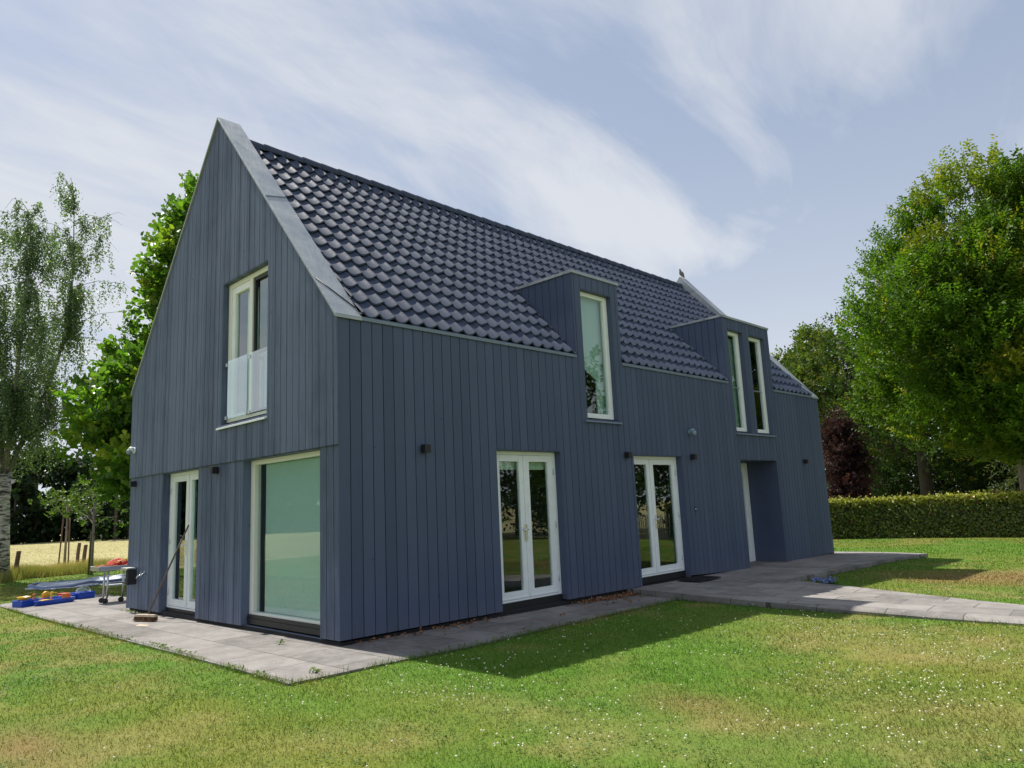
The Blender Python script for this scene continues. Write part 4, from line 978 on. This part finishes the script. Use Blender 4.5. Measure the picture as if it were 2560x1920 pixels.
# ------------------------------------------------------------------ grass
def grass():
    r = rs(101); n = 520000
    az = R(-44.46)+r.uniform(R(-46), R(44), n); d = 2.6*(40/2.6)**(r.uniform(0, 1, n)**.92)
    x = CAM.x+np.sin(az)*d; y = CAM.y+np.cos(az)*d
    k = inpoly(x, y, LAWN) & ~inpoly(x, y, HOUSE)
    jx, jy = r.normal(0, .03, n), r.normal(0, .03, n)
    k &= ~inpoly(x+jx, y+jy, PAVE) & ~inpoly(x+jx, y+jy, PATH)
    k &= (fbm(x, y, 3.0, 77, 3) > .33) | (r.uniform(0, 1, n) < .55)
    k &= ~((x < -4) & (d < 6))
    x, y, d = x[k], y[k], d[k]; n0 = len(x)
    for poly, m in ((PAVE, 16000), (PATH, 10000)):        # longer uncut blades hanging over the paving edges
        A = np.array(poly); B = np.roll(A, -1, 0); ls_ = np.hypot(*(B-A).T); i = r.choice(len(A), m, p=ls_/ls_.sum()); q = A[i]+(B-A)[i]*r.uniform(0, 1, (m, 1))+r.normal(0, .026, (m, 2))
        q = q[inpoly(q[:, 0], q[:, 1], LAWN) & ~inpoly(q[:, 0], q[:, 1], HOUSE) & ~((q[:, 0] < .2) & (q[:, 1] > -1)) & (fbm(q[:, 0], q[:, 1], 2.5, 61, 3) > .36)]
        x = np.append(x, q[:, 0]); y = np.append(y, q[:, 1]); d = np.append(d, np.full(len(q), 9.0))
    n = len(x)
    z = gz(x, y)-.004
    D = np.stack([r.normal(0, .55, n), r.normal(0, .55, n), r.uniform(.5, 1.2, n)], -1)
    N = rand_dir(n, r)
    lush = fbm(x, y, .9, 201, 3)
    ln = (.018+.024*r.uniform(0, 1, n)**1.6)*(.75+.6*lush)*(1+d*.018)*np.where(np.arange(n) < n0, 1, 1.9); wd = .0038*np.maximum(1, d/5.0)**.95*r.uniform(.7, 1.5, n)
    C = lawn_color(x, y); f = r.uniform(0, 1, (n, 1)); C = C*(.72+.6*f); dry = r.uniform(0, 1, (n, 1)) < .07; C = np.where(dry, np.array([.36, .30, .14])*r.uniform(.7, 1.1, (n, 1)), C)
    V, C, k = leaves(np.stack([x, y, z], -1), D, N, ln, wd, C, 3)
    o = fast_mesh('grass', V, 3, M['grassblade'], C); tag(o, 'short mown lawn grass, green with dry straw coloured patches', 'grass', kind='stuff')
grass()
# broad clover and plantain leaves low in the turf
def clover():
    r = rs(111)
    spots = [(2.4, -.6, .5, .35, 170), (3.2, -.5, .6, .3, 110), (4.6, 3.2, .9, .9, 420), (5.4, 2.2, 1.1, .8, 520), (5.4, .0, .9, .6, 330), (6.2, 1.5, .9, .9, 520), (3.5, -2.2, .6, .3, 90), (4.5, -1.0, .6, .4, 190), (6.6, .5, .6, .5, 260),
             (1.5, -1.7, .5, .25, 50), (3.7, 4.4, 1.0, .6, 260), (2.1, .6, .6, .6, 150), (7.2, 2.3, 1.0, .8, 300), (5.8, 3.6, 1.0, .8, 300), (3.0, 11.5, 2.5, 2.0, 300), (1.5, 17.0, 5, 2.0, 420), (4.5, 8.2, 1.4, .8, 200), (2.4, 3.5, .8, 1.6, 120), (-3, -2.2, 3, .6, 60), (-9.5, -1.9, 2, .4, 90)]
    P = np.concatenate([np.stack([r.normal(x, sx, int(n*.45)), r.normal(y, sy, int(n*.45))], -1) for x, y, sx, sy, n in spots]+[np.stack([r.uniform(0, 9, 260), r.uniform(-4, 5, 260)], -1)])
    k = inpoly(P[:, 0], P[:, 1], LAWN) & ~inpoly(P[:, 0], P[:, 1], PAVE) & ~inpoly(P[:, 0], P[:, 1], PATH) & ~inpoly(P[:, 0], P[:, 1], HOUSE); k &= (fbm(P[:, 0], P[:, 1], 1.6, 88, 3) > .47) | (r.uniform(0, 1, len(P)) < .25); P = P[k]; n = len(P)
    z = gz(P[:, 0], P[:, 1])+r.uniform(.018, .045, n); c = np.stack([P[:, 0], P[:, 1], z], -1)
    t = (1+5**.5)/2; ico = unit(np.array([(-1, t, 0), (1, t, 0), (-1, -t, 0), (1, -t, 0), (0, -1, t), (0, 1, t), (0, -1, -t), (0, 1, -t), (t, 0, -1), (t, 0, 1), (-t, 0, -1), (-t, 0, 1)], float))
    fc = np.array([(0, 11, 5), (0, 5, 1), (0, 1, 7), (0, 7, 10), (0, 10, 11), (1, 5, 9), (5, 11, 4), (11, 10, 2), (10, 7, 6), (7, 1, 8), (3, 9, 4), (3, 4, 2), (3, 2, 6), (3, 6, 8), (3, 8, 9), (4, 9, 5), (2, 4, 11), (6, 2, 10), (8, 6, 7), (9, 8, 1)])
    rad = r.uniform(.0045, .0098, (n, 1, 1)); V = (c[:, None]+ico[None]*rad*np.array([1, 1, .85])+r.normal(0, .0012, (n, 12, 3))).reshape(-1, 3)
    F = (fc[None]+12*np.arange(n)[:, None, None]).reshape(-1, 3)
    f = r.uniform(0, 1, (n, 1)); C = np.array([.80, .80, .72])*(1-f*.4)+np.array([.55, .42, .30])*f*.4; C = np.repeat(C, 12, 0)
    o = fast_mesh('clover_flowers', V, 3, M['petal'], C, None, True, F); tag(o, 'white clover heads scattered over the sunny lawn', 'clover', kind='stuff')
clover()
def clover_leaves():
    r = rs(115); n = 60000; x = r.uniform(-3, 10, n); y = r.uniform(-4.5, 8, n)
    k = (fbm(x, y, 1.1, 140, 4) > .53) & (fbm(x, y, 6, 141, 2) > .45) & inpoly(x, y, LAWN) & ~inpoly(x, y, PAVE) & ~inpoly(x, y, PATH) & ~inpoly(x, y, HOUSE)
    x, y = x[k], y[k]; n = len(x); f = r.uniform(0, 1, (n, 1))
    V, C, q = leaves(np.stack([x, y, gz(x, y)+r.uniform(.006, .028, n)], -1), np.stack([r.normal(size=n), r.normal(size=n), r.normal(0, .25, n)], -1), np.array([0, 0, 1.])+r.normal(0, .35, (n, 3)),
                     r.uniform(.012, .024, n), r.uniform(.010, .019, n), np.array([.045, .115, .020])*(1-f)+np.array([.085, .175, .035])*f, 6)
    o = fast_mesh('clover_leaves', V, q, M['grassblade'], C); tag(o, 'patches of low clover leaves spread through the lawn', 'clover', kind='stuff')
clover_leaves()
# unmown grass along the field
def tall_grass():
    r = rs(121); n = 30000
    line = [(-19.9, -3.0), (-20.2, .3), (-21.5, 1.15), (-21.9, 2.1), (-22.2, 3.15), (-22.7, 4.74), (-24.3, 12)]
    s = r.uniform(0, len(line)-1.001, n); i = s.astype(int); f = (s-i)[:, None]; A = np.array(line); P = A[i]*(1-f)+A[i+1]*f
    off = np.abs(r.normal(0, 1.4, n)); P[:, 0] -= off; P += r.normal(0, .1, (n, 2))
    D = np.stack([r.normal(0, .22, n), r.normal(0, .22, n), np.ones(n)], -1)
    ln = r.uniform(.15, .48, n)*(.6+.8*fbm(P[:, 0], P[:, 1], .8, 9, 3)); f = r.uniform(0, 1, (n, 1)); gq = np.clip(1.0-off/1.6, 0, 1)[:, None]*r.uniform(.3, 1, (n, 1))
    C = (np.array([.50, .40, .20])*(1-f)+np.array([.38, .31, .14])*f)*(1-gq)+np.array([.17, .22, .05])*gq
    V, C, k = leaves(np.stack([P[:, 0], P[:, 1], np.full(n, -.14)], -1), D, rand_dir(n, r), ln, r.uniform(.012, .024, n), C, 3)
    o = fast_mesh('tall_grass', V, 3, M['grassblade'], C); tag(o, 'unmown dry grass along the edge of the field', 'grass', kind='stuff')
    n = 60000; az = r.uniform(R(-100), R(-66), n); d = 30*(110/30)**r.uniform(0, 1, n); x = CAM.x+np.sin(az)*d; y = CAM.y+np.cos(az)*d
    D = np.stack([r.normal(0, .4, n), r.normal(0, .4, n), np.ones(n)], -1); C = field_color(x, y)*r.uniform(.85, 1.15, (n, 1))
    V, C, k = leaves(np.stack([x, y, gz(x, y)-.06], -1), D, rand_dir(n, r), r.uniform(.02, .06, n), .02+d*.0004, C, 3)
    o = fast_mesh('field_stubble', V, 3, M['grassblade'], C); tag(o, 'dry stubble of the cut field', 'stubble', kind='stuff')
tall_grass()
# ------------------------------------------------------------------ small things
def leaf_litter(name, spots, r, size, cA, cB, label, cat):
    P = np.concatenate([np.stack([r.normal(x, sx, n), r.normal(y, sy, n)], -1) for x, y, sx, sy, n in spots]); P[:, 0] = np.maximum(P[:, 0], .012) if name == 'dead_leaves' else P[:, 0]
    n = len(P); z = gz(P[:, 0], P[:, 1])+.026+r.uniform(0, .03, n)
    f = r.uniform(0, 1, (n, 1)); C = np.array(cA)*(1-f)+np.array(cB)*f
    V, C, k = leaves(np.stack([P[:, 0], P[:, 1], z], -1), np.stack([r.normal(size=n), r.normal(size=n), r.normal(0, .3, n)], -1), np.array([0, 0, 1.])+r.normal(0, .5, (n, 3)), r.uniform(.5, 1.2, n)*size, r.uniform(.5, 1.2, n)*size*.6, C, 4, .25)
    o = fast_mesh(name, V, k, M['petal'], C); tag(o, label, cat, kind='stuff')
leaf_litter('dead_leaves', [(.10, 4.75, .05, .25, 90), (.13, 5.3, .08, .3, 150), (.12, 5.8, .07, .15, 90), (.1, 2.0, .05, .4, 40), (.1, .9, .04, .4, 25), (.5, 5.0, .3, .6, 25), (.6, 2.5, .4, 1.5, 22)], rs(131), .075, (.22, .10, .06), (.36, .20, .12), 'dry brown leaves blown along the foot of the long wall', 'dead leaves')
leaf_litter('joint_weeds', [(1.05, -.95, .015, .03, 26), (-2.0, -1.26, .5, .02, 60), (-5.2, -1.24, 1.2, .02, 70), (-6.9, -.05, .35, .02, 60), (.3, -1.36, .4, .02, 40), (1.32, 2.5, .03, 1.5, 60), (-.9, -.3, .02, .02, 12)], rs(132), .05, (.08, .15, .03), (.16, .20, .05), 'small weeds in the joints and along the edge of the paving', 'weeds')
def flowers():
    r = rs(141); t = empty('flower_clump', (2.34, 8.6, float(gz(2.3, 8.6))), 'low clump of small blue flowers where the two paths meet', 'flowers')
    n = 130; a = r.uniform(0, 6.3, n); q = np.sqrt(r.uniform(0, 1, n)); P = np.stack([np.cos(a)*q*.20, np.sin(a)*q*.28, np.zeros(n)], -1)
    D = np.stack([r.normal(0, .4, n), r.normal(0, .4, n), np.ones(n)], -1); V, C, k = leaves(P, D, rand_dir(n, r), r.uniform(.05, .13, n), np.full(n, .02), np.tile([.06, .11, .04], (n, 1)), 4); fast_mesh('foliage', V, k, M['leaf'], C, t)
    n = 80; a = r.uniform(0, 6.3, n); q = np.sqrt(r.uniform(0, 1, n)); P = np.stack([np.cos(a)*q*.2, np.sin(a)*q*.28, r.uniform(.07, .14, n)], -1)
    V, C, k = leaves(P, rand_dir(n, r), np.array([0, 0, 1])+r.normal(0, .5, (n, 3)), np.full(n, .045), np.full(n, .045), np.tile([.22, .26, .62], (n, 1)), 6); fast_mesh('flower_heads', V, k, M['petal'], C, t)
flowers()
def broom():
    t = empty('broom', (-5.22, -.42, float(gz(-5.2, -.4))+.022), 'broom with a wooden head on the paving, its pole leaning on the gable glazed doors', 'broom')
    top = Vector((-4.86, .095, 1.52))-t.location; a = Vector((.02, .03, .13))
    mb = MB(); mb.tube([a, a+(top-a)*.5+Vector((.01, -.01, 0)), top], [.016, .015, .014], 10); mb.build('handle', bark('broom_pole', (.10, .075, .055), (.20, .155, .12), (3, 3, 1)), t)
    ax = Vector((.93, .36, 0)); ay = Vector((-.36, .93, 0))
    def P(u, v, z): return ax*u+ay*v+Vector((0, 0, z))
    mb = MB(); mb.hexa([P(-.24, -.035, .085), P(.24, -.035, .085), P(.24, .035, .085), P(-.24, .035, .085)], [P(-.22, -.025, .125), P(.22, -.025, .125), P(.22, .03, .125), P(-.22, .03, .125)]); mb.build('head', simple('broom_wood', (.52, .42, .30), .7, var=.15, scale=12), t, .006)
    r = rs(151); n = 1400; u = r.uniform(-.235, .235, n); v = r.uniform(-.035, .035, n)
    Pn = np.array([P(a_, b_, .086) for a_, b_ in zip(u, v)]); D = np.array([ax*(a_*1.0)+ay*(b_*6-.25)+Vector((0, 0, -1)) for a_, b_ in zip(u, v)])+r.normal(0, .12, (n, 3))
    f = r.uniform(0, 1, (n, 1)); V, C, k = leaves(Pn, D, rand_dir(n, r), np.full(n, .085), np.full(n, .006), np.array([.11, .06, .035])*(1-f)+np.array([.22, .13, .08])*f, 3); o = fast_mesh('bristles', V, k, M['petal'], C, t)
broom()
mb = MB(); r = rs(152); n = 40
ring_ = [(0, 0, .012)]+[(math.cos(a)*(.28+.06*math.sin(3*a)), math.sin(a)*(.13+.03*math.sin(2*a)), .0) for a in np.linspace(0, 2*math.pi, n, False)]
mb.add(ring_, [(0, i+1, (i+1) % n+1) for i in range(n)], True); o = mb.build('swept_sand', simple('sand', (.46, .38, .27), .95, var=.15, scale=40, bump=.4)); o.location = (-4.78, -.62, float(gz(-4.8, -.6))+.024); tag(o, 'little heap of pale sand swept up beside the broom', 'sand', kind='stuff')
def plast(name, c): return simple(name, c, .35, var=.05, scale=8)
BLUE, YEL, RED, GRN, ORG, CYN = plast('blue_plastic', (.015, .075, .48)), plast('yellow_plastic', (.75, .42, .02)), plast('red_plastic', (.55, .045, .03)), plast('green_plastic', (.06, .35, .06)), plast('orange_plastic', (.68, .22, .05)), plast('cyan_plastic', (.02, .32, .55))
def trough(mb, x0, x1, y0, y1, h=.13, t=.018):
    mb.box(x0, x1, y0, y1, 0, .02); mb.box(x0, x1, y0, y0+t, .021, h); mb.box(x0, x1, y1-t, y1, .021, h); mb.box(x0, x0+t, y0+t, y1-t, .021, h); mb.box(x1-t, x1, y0+t, y1-t, .021, h)
    mb.box(x0-.012, x1+.012, y0-.012, y0, h-.02, h+.006); mb.box(x0-.012, x1+.012, y1, y1+.012, h-.02, h+.006)
def water_toy():
    t = empty('water_track', (-10.86, -1.08, float(gz(-9, 0))+.024), 'blue plastic water channel toy with yellow and red fittings, at the end of the paving', 'toy', None, math.atan2(1.35, -.45))
    mb = MB(); trough(mb, 0, .50, -.17, .17); mb.build('basin', BLUE, t, .012)
    mb = MB(); trough(mb, .56, .98, -.02, .20, .11); mb.build('channel', BLUE, t, .01)
    mb = MB(); trough(mb, 1.02, 1.30, .0, .22, .11); mb.build('channel', BLUE, t, .01)
    mb = MB(); trough(mb, 1.30, 1.68, -.10, .24, .14); mb.build('basin', BLUE, t, .012)
    for x in (.50, .99): 
        mb = MB(); mb.box(x-.01, x+.07, -.04, .16, .0, .125); mb.build('connector', RED, t, .012)
    mb = MB(); mb.box(1.0, 1.16, .06, .22, .11, .165); mb.build('lock_gate', RED, t, .01)
    mb = MB(); mb.lathe([(.0, .13), (.09, .135), (.135, .205), (.12, .205), (.08, .15), (0, .15)], 20, Matrix.Translation((.14, 0, 0))); mb.build('tub', YEL, t)
    mb = MB(); mb.lathe([(0, -.03), (.075, -.03), (.085, -.015), (.085, .015), (.075, .03), (0, .03)], 18, Matrix.Translation((.66, .09, .17)) @ Matrix.Rotation(math.pi/2, 4, 'X')); mb.tube([(.66, .09, .02), (.66, .09, .2)], .014, 8); mb.build('paddle_wheel', YEL, t)
    mb = MB(); mb.tube([(.36, .02, .02), (.36, .02, .19)], .022, 10); mb.lathe([(0, .19), (.03, .2), (.03, .23), (0, .25)], 12, Matrix.Translation((.36, .02, 0))); mb.build('pump', ORG, t)
    mb = MB(); mb.lathe([(.16, .13), (.15, .18), (.11, .235), (.05, .262), (0, .268)], 20, Matrix.Translation((1.50, .07, 0))); mb.build('dome', M['glassrail'], t)
    t = empty('toy_ferry', (-10.60, -.74, float(gz(-9, 0))+.024), 'dark blue toy ferry with a yellow crane lying in front of the water channel toy', 'toy', None, math.atan2(.68, -.20))
    mb = MB(); n = 24
    out = [(.34+(.42)*math.copysign(abs(math.cos(a))**.45, math.cos(a)), .13*math.copysign(abs(math.sin(a))**.6, math.sin(a))) for a in np.linspace(0, 2*math.pi, n, False)]
    rings = [(.86, 0.0), (.97, .03), (1.0, .105), (1.02, .11), (.94, .11), (.90, .05)]
    vs = [((x-.34)*s+.34, y*s, z) for s, z in rings for x, y in out]
    mb.add(vs, [(i*n+j, i*n+(j+1) % n, (i+1)*n+(j+1) % n, (i+1)*n+j) for i in range(len(rings)-1) for j in range(n)], True); mb.f.append(tuple(len(mb.v)-n+j for j in range(n))); mb.sm.append(False); mb.build('hull', BLUE, t)
    mb = MB(); mb.tube([(.26, 0, .05), (.26, 0, .27)], .018, 10); mb.tube([(.26, 0, .26), (.40, .02, .22)], .012, 8); mb.lathe([(0, 0), (.05, 0), (.05, .04), (0, .045)], 14, Matrix.Translation((.26, 0, .06))); mb.build('crane', YEL, t)
    mb = MB(); mb.box(.52, .66, -.06, .06, .05, .13); 
    for k in range(4): mb.box(.525+k*.035, .54+k*.035, -.055, .055, .131, .20)
    mb.build('ramp', ORG, t, .004)
    mb = MB(); mb.box(.04, .20, -.08, .08, .06, .12); mb.build('deck', YEL, t, .01)
water_toy()
def trolley():
    t = empty('steel_trolley', (-9.72, .50, float(gz(-9.7, .5))+.024), 'steel trolley table on castors, loaded with toys behind the gable corner', 'trolley')
    H = .76
    mb = MB(); x0, x1, y0, y1 = -.30, .26, -.44, .62
    mb.box(x0, x1, y0, y1, H-.03, H-.02); mb.box(x0, x1, y0, y0+.012, H-.075, H+.015); mb.box(x0, x1, y1-.012, y1, H-.075, H+.015); mb.box(x0, x0+.012, y0+.012, y1-.012, H-.075, H+.015); mb.box(x1-.012, x1, y0+.012, y1-.012, H-.075, H+.015)
    mb.build('tray', M['steel'], t, .003)
    mb = MB(); mb.box(-.24, .20, -.20, .52, .35, .362); mb.build('shelf', M['steel'], t)
    for x in (-.04, .20):
        for y in (-.23, .08 if x > 0 else .50):
            mb = MB(); mb.tube([(x, y, .12), (x, y, H-.076)], .021, 10); lg = mb.build('leg', M['steel'], t)
            mb = MB(); mb.tube([(x, y, .12), (x+.02, y-.03, .06)], .014, 8); mb.lathe([(0, -.014), (.05, -.014), (.057, -.008), (.057, .008), (.05, .014), (0, .014)], 18, Matrix.Translation((x+.02, y-.04, .058)) @ Matrix.Rotation(math.pi/2, 4, 'Y') @ Matrix.Rotation(.5, 4, 'X')); mb.build('castor', M['rubber'], lg)
    z = t.location.z+H-.019; X, Y_ = t.location.x, t.location.y
    o = MB(); o.lathe([(0, .0), (.09, .0), (.125, .075), (.115, .075), (.08, .012), (0, .012)], 20); o = o.build('sand_sieve', RED); o.location = (X-.02, Y_-.02, z+.03); o.rotation_euler = (.35, .2, 0); o.scale = (1.25, 1.25, 1.25); tag(o, 'red round sand sieve in the middle of the trolley top', 'toy')
    s = empty('toy_spade', (X+.12, Y_-.22, z+.045), 'orange toy spade lying at the left end of the trolley top', 'toy', None, 1.3)
    mb = MB(); mb.tube([(-.22, 0, .0), (.05, 0, .015)], .012, 8); mb.tube([(-.22, -.04, 0), (-.22, .04, 0)], .011, 8); mb.build('shaft', ORG, s)
    mb = MB(); mb.prism([(.05, -.05, .0), (.05, .05, .0), (.17, .045, -.008), (.20, 0, -.01), (.17, -.045, -.008)], (0, 0, .008)); mb.build('blade', ORG, s)
    s = empty('toy_rake', (X+.08, Y_+.08, z+.125), 'yellow toy rake lying across the red sieve on the trolley', 'toy', None, 1.75)
    mb = MB(); mb.tube([(-.2, 0, -.02), (.16, 0, .03)], .011, 8); mb.build('shaft', YEL, s)
    mb = MB(); mb.box(.155, .18, -.07, .07, .02, .04)
    for k in range(5): mb.box(.16, .175, -.066+k*.031, -.056+k*.031, -.03, .02)
    mb.build('tines', YEL, s)
    o = MB(); o.lathe([(0, 0), (.06, .0), (.09, .12), (.095, .125), (.08, .11), (.055, .012), (0, .012)], 20, Matrix.Rotation(1.2, 4, 'X') @ Matrix.Translation((0, 0, -.06))); o = o.build('toy_bucket', CYN); o.location = (X+.08, Y_+.33, z+.10); o.scale = (1.2, 1.2, 1.2); tag(o, 'blue toy bucket on its side by the wall end of the trolley', 'toy')
    o = MB(); n = 24; o.lathe([(.075+.014*math.cos(a), .014+.014*math.sin(a)) for a in np.linspace(0, 2*math.pi, 9)], n); o = o.build('throwing_ring', GRN); o.location = (X+.17, Y_+.22, z+.015); tag(o, 'green throwing ring lying by the blue bucket on the trolley', 'toy')
    o = MB(); o.lathe([(0, 0), (.07, 0), (.10, .06), (.09, .065), (.06, .012), (0, .012)], 16); o = o.build('sand_mould', RED); o.location = (X+.1, Y_+.14, z+.02); o.rotation_euler = (.5, .4, 0); tag(o, 'small red sand mould between the sieve and the blue bucket', 'toy')
trolley()
def pool():
    t = empty('paddling_pool', (-16.4, 1.7, -.09), 'deflated pale blue paddling pool lying flat on the grass behind the toys', 'paddling pool', None, math.atan2(1.9, -.55))
    r = rs(161); n = 60; m = 9; vs = []
    for i in range(n):
        a = 2*math.pi*i/n
        for j in range(m):
            q = (j+.6)/m; ca, sa = math.cos(a), math.sin(a)
            wob = 1+.05*math.sin(5*a+1)+.03*math.sin(11*a)
            h = (.04+.025*math.sin(7*a)+.015*math.sin(13*a+2)) if j == m-2 else (.07+.035*math.sin(3*a+.5)+.02*math.sin(9*a) if j == m-3 else .02+.012*math.sin(i*1.3+j*2.1))
            if j == m-1: h = .004
            vs.append((1.55*q*ca*wob, 1.15*q*sa*wob, h))
    mb = MB(); mb.add(vs, [(i*m+j, i*m+j+1, ((i+1) % n)*m+j+1, ((i+1) % n)*m+j) for i in range(n) for j in range(m-1)], True)
    mb.v.append((0, 0, .015)); c = len(mb.v)-1
    for i in range(n): mb.f.append((c, i*m, ((i+1) % n)*m)); mb.sm.append(True)
    mb.build('liner', simple('pool_vinyl', (.50, .55, .66), .45, var=.12, scale=4), t)
    mb = MB(); pts = [Vector((1.36*math.cos(a)*(1+.05*math.sin(5*a+1)), 1.0*math.sin(a)*(1+.05*math.sin(5*a+1)), 0.06+.03*math.sin(3*a+.5)+.012*math.sin(9*a))) for a in np.linspace(0, 2*math.pi, 61)]
    mb.tube(pts, .035, 8, False); mb.build('rim', simple('pool_rim', (.20, .25, .42), .4), t)
pool()
def pigeon():
    t = empty('pigeon', (-RX+.0, L-.18, RZ+.022), 'grey wood pigeon perched on top of the far gable parapet', 'bird', None, R(-80))
    # body rings along a curved spine, facing -x local is the tail
    sp_ = [(-.20, .055, .012, .03), (-.13, .075, .022, .038), (-.07, .095, .05, .05), (.0, .115, .068, .062), (.06, .135, .066, .06), (.105, .165, .045, .042), (.125, .20, .028, .028), (.135, .225, .026, .026), (.15, .24, .022, .022), (.168, .238, .010, .010), (.19, .232, .004, .004)]
    n = 14; vs = []
    for i, (x, z, ry, rz) in enumerate(sp_):
        a = sp_[max(i-1, 0)]; c = sp_[min(i+1, len(sp_)-1)]; d = Vector((c[0]-a[0], 0, c[1]-a[1])).normalized(); nn = Vector((-d.z, 0, d.x))
        vs += [Vector((x, 0, z))+nn*rz*math.sin(q)+Vector((0, ry*math.cos(q), 0)) for q in np.linspace(0, 2*math.pi, n, False)]
    mb = MB(); mb.add(vs, [(i*n+j, i*n+(j+1) % n, (i+1)*n+(j+1) % n, (i+1)*n+j) for i in range(len(sp_)-1) for j in range(n)], True); mb.f += [tuple(range(n)), tuple(len(vs)-n+j for j in range(n))]; mb.sm += [False, False]
    mb.build('body', simple('pigeon_feather', (.20, .20, .22), .8, var=.25, scale=30), t)
    for s in (1, -1):
        mb = MB(); mb.tube([(.01, .022*s, .07), (.012, .022*s, .0)], .006, 6); mb.tube([(.03, .022*s, .004), (-.015, .022*s, .004)], .005, 6); mb.build('leg', simple('pigeon_leg', (.35, .12, .10), .7), t)
        mb = MB(); mb.lathe([(0, -.006), (.005, -.003), (.005, .003), (0, .006)], 8, Matrix.Translation((.148, .021*s, .247))); mb.build('eye', M['black'], t)
pigeon()
